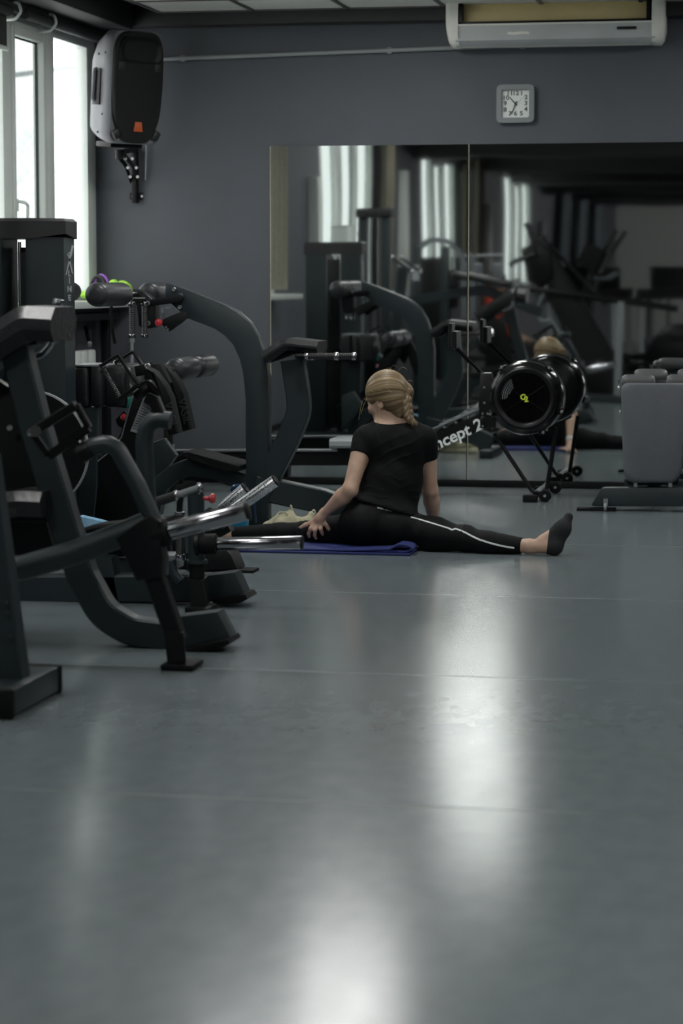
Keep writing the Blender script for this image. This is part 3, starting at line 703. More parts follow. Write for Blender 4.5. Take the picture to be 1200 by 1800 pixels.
# bracket
bk = at(240, 345, W); top = sp(0, .02, -.37)
k0 = thing('speaker_bracket', 'black bolted wall bracket holding the loudspeaker', 'bracket', (bk.x, W, bk.z - .06))
B().box((bk.x, W - .006, bk.z), (.085, .012, .045), bev=.002).build('base_plate', 'black_steel', k0)
up_ = at(237, 262, 14.93)
B().box((bk.x, W - .03, (bk.z - .03 + up_.z) / 2), (.032, .06, up_.z - bk.z + .06), bev=.003).build('upright', 'black_steel', k0)
e = at(225, 262, 14.62)
for dx in (-.022, .022): B().sweep([(bk.x + dx, W - .05, at(240, 318, 14.9).z), (bk.x + dx, W - .17, at(238, 290, 14.8).z), (top.x + dx, top.y, top.z - .03)], .035, .006, side=(1, 0, 0), ch=.001).build('arm_plate', 'black_steel', k0)
B().sweep([(bk.x, W - .04, up_.z), (top.x, top.y, top.z - .03)], .03, .03, side=(1, 0, 0), ch=.003).build('arm', 'black_steel', k0)
B().cyl((top.x, top.y, top.z - .07), (top.x, top.y, top.z - .012), .024, seg=14).build('socket', 'black_steel', k0)
for (px, py, Y) in ((216, 271, 14.6), (221, 279, 14.62), (233, 279, 14.62), (225, 295, 14.68), (240, 295, 14.68), (229, 311, 14.75), (242, 311, 14.75)): bolt(k0, at(px, py, Y), (0, -1, 0), .011)
for px in (233.5, 249.5): bolt(k0, at(px, 345, W - .012), (0, -1, 0), .009, m='bolt')
B().tube([(bk.x + .06, W - .02, up_.z + .12), (bk.x + .075, W - .03, up_.z), (bk.x + .065, W - .02, bk.z + .1)], .004, 6, .05).build('cable', 'light_gray', k0)
# ================================================================ GYM MACHINES
def roller(t, p0, p1, r, name='foam_roller', m='foam'):
    p0, p1 = Vector(p0), Vector(p1); L = (p1 - p0).length
    return B().lathe([(r * .35, 0), (r * .7, .004), (r * .93, .018), (r, .04), (r, L - .04), (r * .93, L - .018), (r * .7, L - .004), (r * .35, L)], p0, p1 - p0, 28).build(name, m, t)
def bar_handle(t, p0, p1, r, rings=True):
    """ribbed grip with metal end rings"""
    p0, p1 = Vector(p0), Vector(p1); d = (p1 - p0).normalized()
    g = B().ribs(p0, p1, r, n=max(6, int((p1 - p0).length / .011))).build('grip', 'grip', t)
    if rings:
        for q in (p0 - d * .002, p1 - d * .020): B().cyl(q, q + d * .022, r * 1.25, seg=16, bev=.002).build('end_ring', 'chrome', g)
    return g
def horn(t, p0, p1, r, m='chrome', collar=.045):
    """weight horn: metal sleeve, rubber collar, end cap"""
    p0, p1 = Vector(p0), Vector(p1); d = (p1 - p0).normalized()
    h = B().cyl(p0, p1, r, seg=24, bev=.002).build('weight_horn', m, t)
    B().cyl(p0 - d * collar, p0 + d * .012, r * 1.55, seg=20, bev=.006).build('collar', 'rubber', h)
    B().cyl(p1 - d * .004, p1 + d * .006, r * 1.02, seg=20, bev=.003).build('end_cap', 'satin_black', h)
    return h
def knob(t, p, axis, r=.018):
    ax = Vector(axis).normalized(); p = Vector(p)
    k = B().lathe([(r * .45, 0), (r * .45, r * 1.1), (r * .62, r * 1.3), (r, r * 1.6), (r * 1.05, r * 2.1), (r * .8, r * 2.5), (r * .3, r * 2.6)], p, ax, 18).build('adjusting_knob', 'red', t)
    B().cyl(p - ax * r * 1.6, p, r * .7, seg=14).build('plunger', 'chrome', k); return k

# ---------------------------------------------------------------- 1: leaning upright at the picture's left edge
Y1 = fl(45, 1258).y; A = plane(Y1)
t = thing('dip_station', 'dark steel frame with leaning upright and square foot at left edge', 'exercise machine', (-2.45, Y1, 0))
fx = fl(60, 1247).x - .075
B().sweep([(fx - .005, Y1 + .16, .08), A(12, 1100, .16), A(-6, 960, .16), A(-28, 800, .16)], .083, .08).build('upright', 'steel', t)
B().box((fx, Y1 + .16, .048), (.135, .44, .080), bev=.008).build('foot', 'steel', t)
for s in (-.07, .39): B().box((fx, Y1 + s, .046), (.145, .03, .092), bev=.008).build('foot_cap', 'rubber', t)
B().box((-3.35, Y1 + .2, .06), (1.5, .09, .07), bev=.01).build('base_beam', 'steel', t)
B().box((-4.05, Y1 + .2, .055), (.14, .8, .10), bev=.012).build('foot', 'steel', t)
B().sweep([(-2.62, Y1 + .05, .98), (-3.2, Y1 + .05, 1.18), (-3.95, Y1 + .05, 1.05)], .09, .07, fil=.2).build('arm_beam', 'steel', t)
B().sweep([(-4.0, Y1 + .2, .08), (-3.85, Y1 + .2, 1.4)], .09, .08).build('rear_post', 'steel', t)
B().box((-3.15, Y1 + .05, 1.28), (.5, .26, .07), rot=(0, .2, 0), bev=.025, seg=3).build('pad', 'vinyl_pad', t)
for s in (-.22, .3): bar_handle(t, (-3.75, Y1 + s, 1.35), (-3.95, Y1 + s, 1.5), .016)
for py in (1060, 1078, 1120): bolt(t, A(12 + (py - 1078) * .12, py, .11), (.3, -1, 0), .008, 'painted_hole', 'ink')  # black discs paint the shade inside the holes of the upright

# ---------------------------------------------------------------- 2: chest supported row machine
Y2 = fl(350, 1140).y; A = plane(Y2)
t = thing('t_bar_row', 'charcoal chest supported row machine with curved post in the left foreground', 'exercise machine', (A(250, 1130).x, Y2, 0))
B().sweep([A(16, 560), A(62, 745), A(118, 930), A(146, 1012), A(182, 1078), A(232, 1109), A(300, 1117), A(394, 1104)], .102, .085, fil=.16, ch=.008).build('main_post', 'steel', t)
B().plate([A(322, 1080), A(388, 1072), A(411, 1116), A(408, 1124), A(326, 1136)], .10, bev=.006).build('foot_end', 'steel', t)
B().plate([A(330, 1136), A(410, 1117), A(414, 1126), A(400, 1133), A(345, 1142)], .17, bev=.004).build('foot_plate', 'rubber', t)
B().sweep([A(-40, 900, .07), A(-110, 960, .07), A(-170, 1130, .07)], .09, .08, fil=.2).build('rear_leg', 'steel', t)
B().box((A(-170, 1130).x, Y2 + .07, .05), (.11, .7, .09), bev=.01).build('foot', 'steel', t)
# the two pads: rolls of black upholstery on the post
B().sweep([A(-95, 668), A(48, 574), A(60, 567), A(112, 570)], .122, .30, fil=.07, ch=.042, n=10).build('chest_pad', 'vinyl_pad', t)
B().sweep([A(-90, 640), A(40, 590, 0), A(70, 588)], .07, .09, fil=.05).build('pad_bracket', 'black_steel', t)
B().sweep([A(-110, 908), A(20, 884), A(50, 880), A(92, 882)], .092, .30, fil=.06, ch=.034, n=10).build('knee_pad', 'vinyl_pad', t)
B().sweep([A(-40, 905), A(95, 905)], .05, .07).build('pad_bracket', 'black_steel', t)
# black gusset between post and pads with its bolt, and stack of stops
B().plate([A(-60, 640), A(22, 690), A(36, 760), A(60, 868), A(96, 1000), A(-60, 1000)], .05, bev=.004, ).build('gusset', 'black_steel', t).location.y += .07
bolt(t, A(17, 752, -.01), (.2, -1, 0), .011)
# bent handle behind the chest pad
hp = [A(50, 632, .2), A(76, 622, .2), A(90, 606, .2), A(93, 590, .2)]
B().tube(hp, .0125, 12, .05).build('handle_tube', 'chrome', t); bar_handle(t, A(92, 600, .2), A(104, 527, .2), .017)
# lever: arm, block, prop, front foot
YL = fl(318, 1180).y + .05; L = plane(YL)
B().tube([L(-30, 1004), L(40, 998), L(130, 972), L(228, 934), L(262, 920)], .043, 18, .12).build('lever_arm', 'steel', t)
B().plate([L(208, 942), L(246, 918), L(268, 902), L(288, 915), L(284, 945), L(292, 985), L(290, 1012), L(246, 1020)], .09, bev=.008).build('lever_block', 'black_steel', t)
B().sweep([L(262, 985), L(311, 1125)], .062, .06).build('prop', 'black_steel', t)
fp = B(); fp._faces([[L(x, y, d) for x, d, y in ((288, -.04, 1108), (322, -.04, 1113), (322, .05, 1104), (288, .05, 1100))], [L(x, y, d) for x, d, y in ((294, -.045, 1168), (327, -.045, 1164), (327, .055, 1155), (294, .055, 1158))]])
fp.build('prop_foot', 'rubber', t)
zz = .012; c = fl(317, 1176); B().box((c.x, c.y + .02, .012), (.115, .15, .022), bev=.008).build('prop_base', 'rubber', t)
horn(t, L(290, 936), L(434, 898), .0305)
# handle bars with their D shaped grips
def d_handle(parent, c, u, v, hw, hh, r, plate_m='black_steel', name='d_handle'):
    u, v = Vector(u).normalized(), Vector(v).normalized(); c = Vector(c); n_ = u.cross(v)
    b = B(); q = [c + u * hw + v * hh, c - u * hw + v * hh, c - u * hw - v * hh, c + u * hw - v * hh]
    for i in (0, 2): b.sweep([q[i], q[i + 1]], .03, .009, side=v, ch=.002)
    b.tube([q[1], q[2]], r * .55, 10); b.tube([q[3], q[0]], r * .55, 10)
    o = b.build(name, plate_m, parent)
    return o, q
B().tube([L(272, 921), L(240, 850), L(205, 788), L(188, 780), L(160, 786), L(148, 790)], .0295, 16, .10).build('handle_bar', 'steel', t)
B().cyl(L(160, 786), L(140, 800), .034, seg=16, bev=.004).build('bar_sleeve', 'satin_black', t)
q = [L(56, 760), L(134, 712), L(156, 752), L(86, 802)]
b = B()
for i in range(4): b.sweep([q[i], q[(i + 1) % 4]], .024 if i % 2 else .030, .05 if i == 0 else .022, ch=.005)
o = b.build('d_handle', 'satin_black', t); B().cyl(L(62, 758, -.06), L(62, 758, .06), .02, seg=14).build('grip_end', 'grip', o); bolt(o, L(54, 761, -.02), (-.3, -1, 0), .012)
B().sweep([L(120, 775), L(146, 792)], .04, .04).build('handle_joint', 'satin_black', t)
YR = YL + .42; R2 = plane(YR)
B().tube([R2(262, 922), R2(257, 850), R2(253, 778), R2(258, 748), R2(276, 736), R2(300, 740)], .031, 16, .09).build('handle_bar', 'steel', t)
B().sweep([R2(287, 742), R2(270, 700)], .04, .04).build('handle_joint', 'satin_black', t)
B().tube([L(264, 925), R2(264, 925)], .03, 14).build('cross_tube', 'black_steel', t)

# ---------------------------------------------------------------- 3: plate loaded squat lever behind it
Y3 = fl(300, 1060).y; A = plane(Y3)
t = thing('lever_press', 'low black plate loaded press with red knob and horizontal chrome horn', 'exercise machine', (A(300, 1055).x, Y3, 0))
B().sweep([A(0, 1034), A(372, 1032)], .112, .10, ch=.008).build('base_beam', 'steel', t)
B().plate([A(356, 1010), A(418, 1003), A(438, 1047), A(436, 1050), A(360, 1056)], .11, bev=.006).build('foot_end', 'steel', t)
B().plate([A(378, 1050), A(438, 1040), A(444, 1048), A(430, 1056), A(388, 1059)], .17, bev=.004).build('foot_plate', 'rubber', t)
B().plate([A(172, 975), A(202, 978), A(217, 1060), A(186, 1062)], .10, bev=.006).build('rear_leg', 'steel', t)
YP = Y3 - .18; P = plane(YP)
B().sweep([P(344, 868), P(346, 992)], .062, .06, ch=.018).build('lever_post', 'steel', t)
B().cyl(P(346, 984), P(346, 990), .042, seg=16).build('post_flange', 'steel', t)
B().cyl(P(346, 988), P(346, 1022), .034, .028, seg=16).build('post_sleeve', 'rubber', t)
fp = B(); fp._faces([[P(x, y, d) for x, d, y in ((331, -.04, 1018), (356, -.04, 1022), (366, .06, 1012), (340, .06, 1012))], [P(x, y, d) for x, d, y in ((336, -.05, 1074), (364, -.05, 1074), (368, .07, 1064), (340, .07, 1064))]]); fp.build('prop_foot', 'rubber', t)
c = fl(350, 1075); B().box((c.x, c.y + .03, .011), (.10, .15, .02), bev=.008).build('prop_base', 'rubber', t)
# T handle with knurled sleeves
h0, h1 = P(266, 886), P(352, 858)
B().tube([h0, h1], .0165, 14).build('cross_handle', 'gray_steel', t)
B().ribs(P(270, 884), P(312, 870.5), .0195, 24, .0012).build('knurled_sleeve', 'grip', t)
for s in ((266, 886, 271, 884.2), (309, 872, 314, 870.4), (350, 859, 355, 857)): B().cyl(P(s[0], s[1]), P(s[2], s[3]), .0235, seg=18, bev=.003).build('chrome_ring', 'chrome', t)
B().tube([P(322, 868), P(317, 874), P(315.5, 890), P(315, 975)], .0125, 12, .03).build('drop_handle', 'black_steel', t)
B().ribs(P(316, 905), P(316, 974), .0165, 26, .0012).build('knurled_sleeve', 'grip', t)
for s in ((316, 899, 316, 905), (316.5, 974, 317, 985)): B().cyl(P(s[0], s[1]), P(s[2], s[3]), .0215, seg=18, bev=.003).build('chrome_ring', 'chrome', t)
knob(t, P(357, 876), (1, .05, 0), .019)
horn(t, P(376, 956), P(530, 953.5), .0262, collar=.075)
B().cyl(P(352, 957), P(346, 957), .05, seg=18).build('horn_hub', 'black_steel', t)
B().tube([P(300, 985), P(306, 1010), P(318, 1022)], .02, 10).build('stop_bar', 'steel', t)
B().box(P(296, 985, .1), (.10, .12, .06), bev=.01).build('stop_block', 'gray_steel', t)
# wide black running boards of this press
B().sweep([A(157, 930, .1), A(180, 925, .1), A(300, 914, .1)], .026, .18, fil=.02, ch=.01).build('foot_board', 'rubber', t)
B().sweep([A(128, 951, .1), A(180, 944, .1), A(300, 936, .1)], .026, .20, fil=.02, ch=.008).build('foot_board', 'rubber', t)
for px in (290, 250): B().sweep([A(px, 920, .1), A(px + 4, 985, .1)], .04, .05).build('board_bracket', 'black_steel', t)
B().sweep([A(0, 966, .3), A(110, 966, .3), A(330, 956, .3)], .075, .10).build('side_beam', 'steel', t)
B().box(A(225, 1000, .35), (.30, .10, .10), bev=.008).build('side_block', 'gray_steel', t)

# ---------------------------------------------------------------- 4: booklet lying on its board
bp = plane(Y3 + 1.18)
z0_ = [bp(x, 1000) for x in (196, 122)]
for q_ in z0_: q_.z = .001
B().plate([bp(143, 906), bp(176, 914), bp(198, 920), z0_[0], z0_[1]], .06, bev=.004).build_thing('carton', 'lightblue', 'light blue printed carton standing behind the black foot boards', 'box')

# ---------------------------------------------------------------- 5: selectorised tower with pads, cam wheel and sticker beam
Y5 = 11.06; A = plane(Y5)
xr = -3.485
t = thing('weight_stack_machine', 'charcoal weight stack machine with capped tower, dark pads and sticker beam', 'exercise machine', (xr - .25, Y5, 0))
def octa(x0, x1, y0, y1, c): return [(x0 + c, y0), (x1 - c, y0), (x1, y0 + c * 1.2), (x1, y1 - c * 1.2), (x1 - c, y1), (x0 + c, y1), (x0, y1 - c * 1.2), (x0, y0 + c * 1.2)]
def prism(oc, z0, z1, z2=None, grow=0.0):
    b = B(); cx = sum(p[0] for p in oc) / len(oc); cy = sum(p[1] for p in oc) / len(oc)
    rings = [[(x, y, z0) for x, y in oc], [(x, y, z1) for x, y in oc]]
    b._faces(rings); return b
ztop = A(60, 425).z
tw = .45; x0 = xr - tw; zb = .09
Yf = Y5 - .085
def foot_print(g): return [(x0 + .137, Yf - g), (xr - .137, Yf - g), (xr + g, Yf + .07 - g * .4), (xr + g, Yf + .235 + g), (x0 - g, Yf + .235 + g), (x0 - g, Yf + .07 - g * .4)]
prism([(xr - .165, Yf), (xr - .137, Yf), (xr, Yf + .07), (xr, Yf + .235), (xr - .165, Yf + .235)], zb, ztop + .02).build('column', 'steel', t)
prism([(x0 + .137, Yf), (x0 + .165, Yf), (x0 + .165, Yf + .235), (x0, Yf + .235), (x0, Yf + .07)], zb, ztop + .02).build('column', 'steel', t)
cap = B(); zc0, zc1 = A(60, 420).z, A(60, 384).z
lift = [0, 0, .024, 0, 0, .024]
cap._faces([[(x, y, zc0 + l) for (x, y), l in zip(foot_print(.012), lift)], [(x, y, zc1 - .014) for x, y in foot_print(.012)], [(x, y, zc1) for x, y in foot_print(-.002)]]); cap.build('top_cap', 'tower_cap', t)
B().box(((x0 + xr) / 2, Y5 + .08, zb - .03), (.62, .75, .06), bev=.01).build('base', 'steel', t)
for k in range(14): B().box(((x0 + xr) / 2, Y5 + .07, .13 + k * .036), (.11, .10, .033), bev=.003, seg=1).build('weight_plate', 'stack', t)
for s in (-.022, .022): B().cyl(((x0 + xr) / 2 + s, Y5 + .07, .12), ((x0 + xr) / 2 + s, Y5 + .07, ztop), .008, seg=10).build('guide_rod', 'chrome', t)
B().box(((x0 + xr) / 2, Y5 + .13, (zb + ztop) / 2), (.10, .006, ztop - zb - .05)).build('rear_shroud', 'gloss_black', t)
B().box(((x0 + xr) / 2 , Y5 + .02, (.75 + ztop) / 2), (.09, .004, ztop - .85)).build('front_shroud', 'glass', t)
# lettering down the right chamfer
nrm = Vector((1, 0, 0)); xd = Vector((0, 1, 0))
fc = Vector((xr + .001, Y5 + .065, 0))
def face(py): return fc + Vector((0, 0, at(124, py, Y5 + .005).z))
lx = B()
def stroke(b, a, c, w0, w1): 
    o_ = face(470); d = Vector((c[0] - a[0], c[1] - a[1])); L_ = d.length; n_ = Vector((-d.y, d.x)) / L_
    P_ = lambda u, v: o_ + xd * (u * 2.4) + Vector((0, 0, v))
    b.plate([P_(a[0] + n_.x * w0, a[1] + n_.y * w0), P_(c[0] + n_.x * w1, c[1] + n_.y * w1), P_(c[0] - n_.x * w1, c[1] - n_.y * w1), P_(a[0] - n_.x * w0, a[1] - n_.y * w0)], .0012, side=nrm)
k_ = 1.0
stroke(lx, (.026, .105), (-.022, -.035), .007, .0022); stroke(lx, (-.006, .065), (.020, -.030), .006, .003); stroke(lx, (-.014, .056), (.004, .072), .004, .003)
lx.build('letter', 'logo_gray', t)
for ch_, py in (('L', 481), ('I', 494), ('N', 509), ('E', 524)): text_mesh('letter', ch_, .040, face(py), xd, (0, 0, 1), 'logo_gray', t, bold=.001, sx=2.3)
# cam wheel with a pale rim on the near side
Yw = Y5 - .22; Cw = at(54, 792, Yw); rw = .285
B().lathe([(rw - .008, -.012), (rw, -.010), (rw, .010), (rw - .008, .012)], Cw, (0, 1, 0), 56, caps=False).build('cam_rim', 'light_gray', t)
B().lathe([(.01, -.009), (rw - .004, -.009), (rw - .004, .009), (.01, .009)], Cw, (0, 1, 0), 56).build('cam_wheel', 'black_steel', t)
B().cyl(Cw - Vector((0, .03, 0)), Cw + Vector((0, .28, 0)), .03, seg=16).build('axle', 'steel', t)

# seat machine attached in front of the radiator: pads, sticker beam, red knob
Y6 = 11.45; A = plane(Y6)
def pad_box(px0, px1, py0, py1, y, d, name, m='vinyl_pad', bev=.02):
    a, c = at(px0, py0, y), at(px1, py1, y); B().box(((a.x + c.x) / 2, y + d / 2, (a.z + c.z) / 2), (abs(c.x - a.x), d, abs(a.z - c.z)), bev=bev, seg=3).build(name, m, t)
pad_box(128, 156, 643, 717, Y6 - .05, .30, 'back_pad'); pad_box(157, 181, 641, 716, Y6 - .05, .30, 'back_pad'); pad_box(182, 222, 641, 717, Y6 - .02, .30, 'back_pad')
pad_box(130, 178, 641, 645, Y6 - .05, .30, 'trim_strip', 'gray_steel', .002)
pad_box(212, 226, 697, 718, Y6, .10, 'end_cap', 'teal', .012)
B().sweep([A(158, 716), A(158, 850), A(150, 930)], .10, .08).build('seat_post', 'steel', t)
B().plate([A(248, 672), A(286, 690), A(262, 745), A(246, 800), A(262, 858), A(250, 905), A(190, 922), A(112, 915), A(110, 843), A(172, 812), A(198, 790), A(216, 764), A(228, 720)], .06, bev=.006).build('main_beam', 'black_steel', t)
B().sweep([A(236, 690, -.03), A(226, 724, -.03), A(214, 768, -.03), A(196, 792, -.03), A(172, 811, -.03), A(108, 845, -.03)], .007, .012, ch=.002).build('edge_strip', 'gray_steel', t)
s_ = [A(252, 698, -.033), A(272, 708, -.033), A(262, 740, -.033), A(238, 766, -.033), A(229, 759, -.033)]
st = B().plate([A(254, 694, -.033), A(273, 704, -.033), A(247, 763, -.033), A(229, 758, -.033)], .003).build('sticker', 'sticker', t)
pr = B()
for k in range(13):
    f = .06 + k * .07; l, r = Vector(A(254, 694, -.035)).lerp(A(229, 758, -.035), f), Vector(A(273, 704, -.035)).lerp(A(247, 763, -.035), f); d_ = r - l; e = .9 if k % 4 else .6
    pr.sweep([l + d_ * .1, l + d_ * e], .0045, .001, ch=.0002)
pr.build('sticker_print', 'print', st)
knob(t, A(219, 733, .02), (.15, -1, 0), .016); B().plate([A(203, 738, .04), A(218, 722, .04), A(226, 735, .04), A(219, 755, .04), A(207, 748, .04)], .012, bev=.002).build('index_plate', 'black_steel', t)
# foot lever: two long foot pads, rollers behind, D handles with ribbed grips
B().plate([A(262, 640, -.08), A(284, 638, -.08), A(302, 672, -.08), A(292, 706, -.08), A(281, 730, -.08), A(262, 705, -.08), A(256, 662, -.08)], .07, bev=.008).build('foot_lever', 'black_steel', t)
bolt(t, A(260, 644, -.13), (0, -1, 0), .016); B().plate([A(237, 644, -.1), A(266, 637, -.1), A(268, 657, -.1), A(240, 662, -.1)], .03, bev=.004).build('lever_link', 'black_steel', t)
def foot_pad(dy, sx, sy):
    G = lambda x, y, d=0: A(x + sx, y + sy, d + dy)
    b = B(); b.sweep([G(280, 640), G(296, 664), G(300, 690), G(296, 716), G(302, 748)], .034, .10, fil=.06, ch=.01)
    o = B(); pts = [G(272, 638), G(286, 645), G(305, 670), G(313, 690), G(328, 752), G(312, 757), G(300, 730), G(291, 700), G(296, 672)]
    p = o.plate(pts, .10, bev=.012).build('foot_pad', 'rubber', t)
    u = (G(326, 750) - G(311, 692)).normalized(); txt = text_mesh('embossed_letters', 'VASIL', .05, G(310, 722, -.052), u, Vector((-u.z, 0, u.x)), 'logo_black', p, ext=.002, bold=.001)
foot_pad(-.30, -10, 8); foot_pad(.0, 13, 1)
Yr = Y6 + .1
for y0, y1, dx, dy_ in ((Yr - .02, Yr + .32, 0, 0), (Yr + .36, Yr + .70, 0, 0)):
    c0 = at(308, 650, Yr); roller(t, (c0.x, y0, c0.z), (c0.x, y1, c0.z), .058)
c0 = at(308, 650, Yr); B().cyl((c0.x, Yr - .1, c0.z), (c0.x, Yr + .74, c0.z), .014, seg=12).build('roller_axle', 'chrome', t)
B().sweep([A(270, 660), A(300, 652, .08)], .04, .03).build('roller_arm', 'black_steel', t)
for k, (dx, dy, yy) in enumerate(((0, 0, -.25), (26, -6, .05))):
    G = lambda x, y: at(x + dx, y + dy, Y6 + yy)
    q = [G(177, 643), G(208, 624), G(243, 676), G(211, 702)]
    b = B(); b.sweep([q[0], q[1]], .012, .045, ch=.003); b.sweep([q[2], q[3]], .018, .045, ch=.003); b.sweep([q[1], q[2]], .012, .04, ch=.003); b.sweep([q[0], q[3]], .010, .012, ch=.003)
    o = b.build('d_handle', 'satin_black', t); d_ = q[3] - q[0]; B().ribs(q[0] + d_ * .08, q[0] + d_ * .95, .0145, 17, .003).build('grip', 'grip', o)
    bolt(o, q[0], (-.5, -1, .3), .010); bolt(o, q[1].lerp(q[2], .5), (.5, -1, .3), .010)
B().sweep([A(243, 680, -.2), A(262, 672, -.2), A(290, 700, -.2)], .035, .035, fil=.02).build('handle_arm', 'satin_black', t)
B().cyl(A(238, 697, -.2), A(262, 680, -.2), .028, seg=16, bev=.005).build('handle_hub', 'satin_black', t)
B().sweep([A(258, 698, -.25), A(296, 716, -.25)], .05, .05).build('damper', 'satin_black', t)
# front foot with two worn weight horns
yf = fl(415, 1004).y; G = plane(yf)
B().sweep([A(150, 935, -.2), G(250, 985, .2), G(345, 985, .05)], .12, .11, fil=.1).build('base_beam', 'black_steel', t)
B().plate([G(335, 963), G(404, 962), G(414, 972), G(425, 998), G(335, 1000)], .16, bev=.012).build('front_foot', 'black_steel', t)
B().plate([G(368, 998), G(450, 1000), G(450, 1006), G(368, 1006)], .12, bev=.003).build('foot_plate', 'rubber', t)
b1 = G(352, 944, .3); B().sweep([G(345, 952, .3), G(402, 920, .3)], .075, .075).build('horn_arm', 'black_steel', t)
B().sweep([G(352, 955, .3), G(352, 990, .1)], .08, .08).build('horn_post', 'black_steel', t)
horn(t, G(376, 906, .5), G(431, 859, .5), .029, 'worn_chrome', .03); horn(t, G(398, 905, .12), G(484, 845, .12), .0285, 'worn_chrome', .05)
B().sweep([G(352, 940, .5), G(380, 903, .5)], .06, .06).build('horn_arm', 'black_steel', t)

# ---------------------------------------------------------------- 7: arched machine with rollers, chest pad and handles
Y7 = 12.2; A = plane(Y7)
t = thing('glute_machine', 'tall arched charcoal machine with roller head, chest pad and twin handles', 'exercise machine', (A(455, 925).x, Y7, 0))
B().plate([A(294, 498), A(303, 499), A(330, 509), A(395, 535), A(420, 547), A(441, 566), A(457, 592), A(468, 625), A(474, 665), A(474, 700), A(474, 924), A(435, 924), A(435, 700), A(433, 655), A(427, 630), A(415, 604), A(398, 586), A(380, 577), A(330, 558), A(321, 548), A(294, 525)], .09, bev=.007).build('arch_post', 'steel', t)
B().box((A(455, 930).x, Y7, .012), (.16, .3, .02), bev=.004).build('post_base', 'steel', t)
for px, py in ((306, 509), (318, 519), (316, 540), (318, 554)): bolt(t, A(px, py, -.046), (0, -1, 0), .012)
# head: links, pivot plates, red knob, rollers, hanging grips
for d in (-.062, .062):
    B().plate([A(262, 527, d), A(318, 518, d), A(323, 522, d), A(318, 531, d), A(275, 537, d), A(262, 536, d)], .012, bev=.002).build('upper_link', 'black_steel', t)
    B().plate([A(318, 548, d), A(329, 550, d), A(331, 558, d), A(322, 566, d), A(298, 583, d), A(291, 578, d), A(283, 567, d), A(289, 560, d)], .012, bev=.002).build('index_plate', 'black_steel', t)
B().plate([A(284, 540, -.05), A(300, 538, -.05), A(300, 542, -.05), A(289, 543, -.05), A(286, 560, -.05), A(283, 560, -.05)], .01, bev=.001).build('index_guide', 'gray_steel', t)
for px, py in ((288, 543), (287, 549), (292, 575), (295, 579)): bolt(t, A(px, py, -.068), (0, -1, 0), .0065, 'index_hole')
hd = B().plate([A(238, 508, 0), A(256, 512), A(276, 530), A(276, 574), A(270, 577), A(255, 577), A(248, 572), A(247, 535), A(236, 528)], .11, bev=.006).build('pivot_head', 'black_steel', t)
for px, py in ((260.5, 533), (260.5, 568)): bolt(t, A(px, py, -.06), (0, -1, 0), .013)
knob(t, A(281, 567, -.05), (.1, -1, 0), .020)
cr = at(228, 517, 12.02)
roller(t, (cr.x - .02, 11.47, cr.z), (cr.x - .02, 11.97, cr.z), .060); roller(t, (cr.x + .03, 12.24, cr.z + .0), (cr.x + .03, 12.60, cr.z), .060)
B().cyl((cr.x, 11.5, cr.z), (cr.x, 12.5, cr.z), .014, seg=12).build('roller_axle', 'chrome', t)
for px, d in ((232, -.16), (254, -.10)):
    g0, g1 = A(px, 531, d), A(px + .5, 594, d)
    bar_handle(t, g0, g1, .0155)
B().sweep([A(232, 528, -.16), A(254, 528, -.10)], .02, .03, side=(0, 0, 1)).build('grip_bracket', 'black_steel', t)
B().tube([A(196, 536, -.1), A(195, 555, -.1), A(197, 580, -.1), A(202, 604, -.1)], .008, 8, .05).build('cable', 'rubber', t)
# curved front beam with foot plate, chest pad on a bent column, rear floor beam
B().plate([A(262, 905), A(262, 868), A(278, 836), A(300, 818), A(330, 806), A(350, 806), A(395, 826), A(437, 836), A(437, 862), A(400, 852), A(372, 838), A(340, 834), A(315, 842), A(296, 858), A(286, 880), A(284, 905)], .09, bev=.006).build('front_beam', 'steel', t)
B().sweep([A(268, 880), A(252, 905), A(235, 925)], .11, .09).build('front_leg', 'steel', t)
B().plate([A(326, 799), A(334, 791), A(345, 792), A(434, 815), A(434, 823), A(424, 827), A(404, 822)], .30, bev=.006).build('foot_plate', 'rubber', t)
B().plate([A(290, 770, .1), A(312, 800, .1), A(290, 830, .1), A(262, 868, .1), A(262, 780, .1)], .06, bev=.004).build('gusset', 'steel', t)
B().sweep([A(452, 880), A(508, 770), A(527, 722), A(524, 690), A(515, 632)], .118, .085, fil=.35, n=10).build('pad_column', 'steel', t)
pd = B(); pd.sweep([A(471, 628), A(504, 607), A(512, 604), A(566, 610)], .063, .27, fil=.05, ch=.026, n=8); pd.build('chest_pad', 'vinyl_pad', t)
B().sweep([A(478, 634), A(520, 618), A(560, 620)], .02, .12).build('pad_bracket', 'black_steel', t)
for d in (-.14, .13):
    B().cyl(A(520, 626, d), A(540, 626, d), .014, seg=12).build('handle_stub', 'black_steel', t); bar_handle(t, A(536 if d < 0 else 545, 626, d), A(594 if d < 0 else 625, 626, d), .0165)
B().sweep([A(523, 626, -.15), A(523, 626, .14)], .03, .03, side=(0, 0, 1)).build('handle_bracket', 'black_steel', t)
yb = fl(620, 908).y; rb0, rb1 = A(470, 862), at(600, 893, Y7 + .12)
B().sweep([A(452, 856), A(565, 880, .06), A(620, 900, .1)], .125, .10, fil=.1).build('rear_beam', 'steel', t)
c = fl(615, 921); B().box((A(612, 900).x, Y7 + .1, .03), (.10, .55, .06), bev=.01).build('rear_foot', 'steel', t)
pts = [A(437, 850), A(437, 924)]
# ---------------------------------------------------------------- 8: rowing machine along the mirror
YR = 14.33; A = plane(YR)
t = thing('rowing_machine', 'black rowing machine with round fan flywheel along the mirror', 'rowing machine', (A(922, 870).x, YR, 0))
Cf = A(922, 700); YN = YR - .12
Cn = at(922, 700, YN); rO = .221
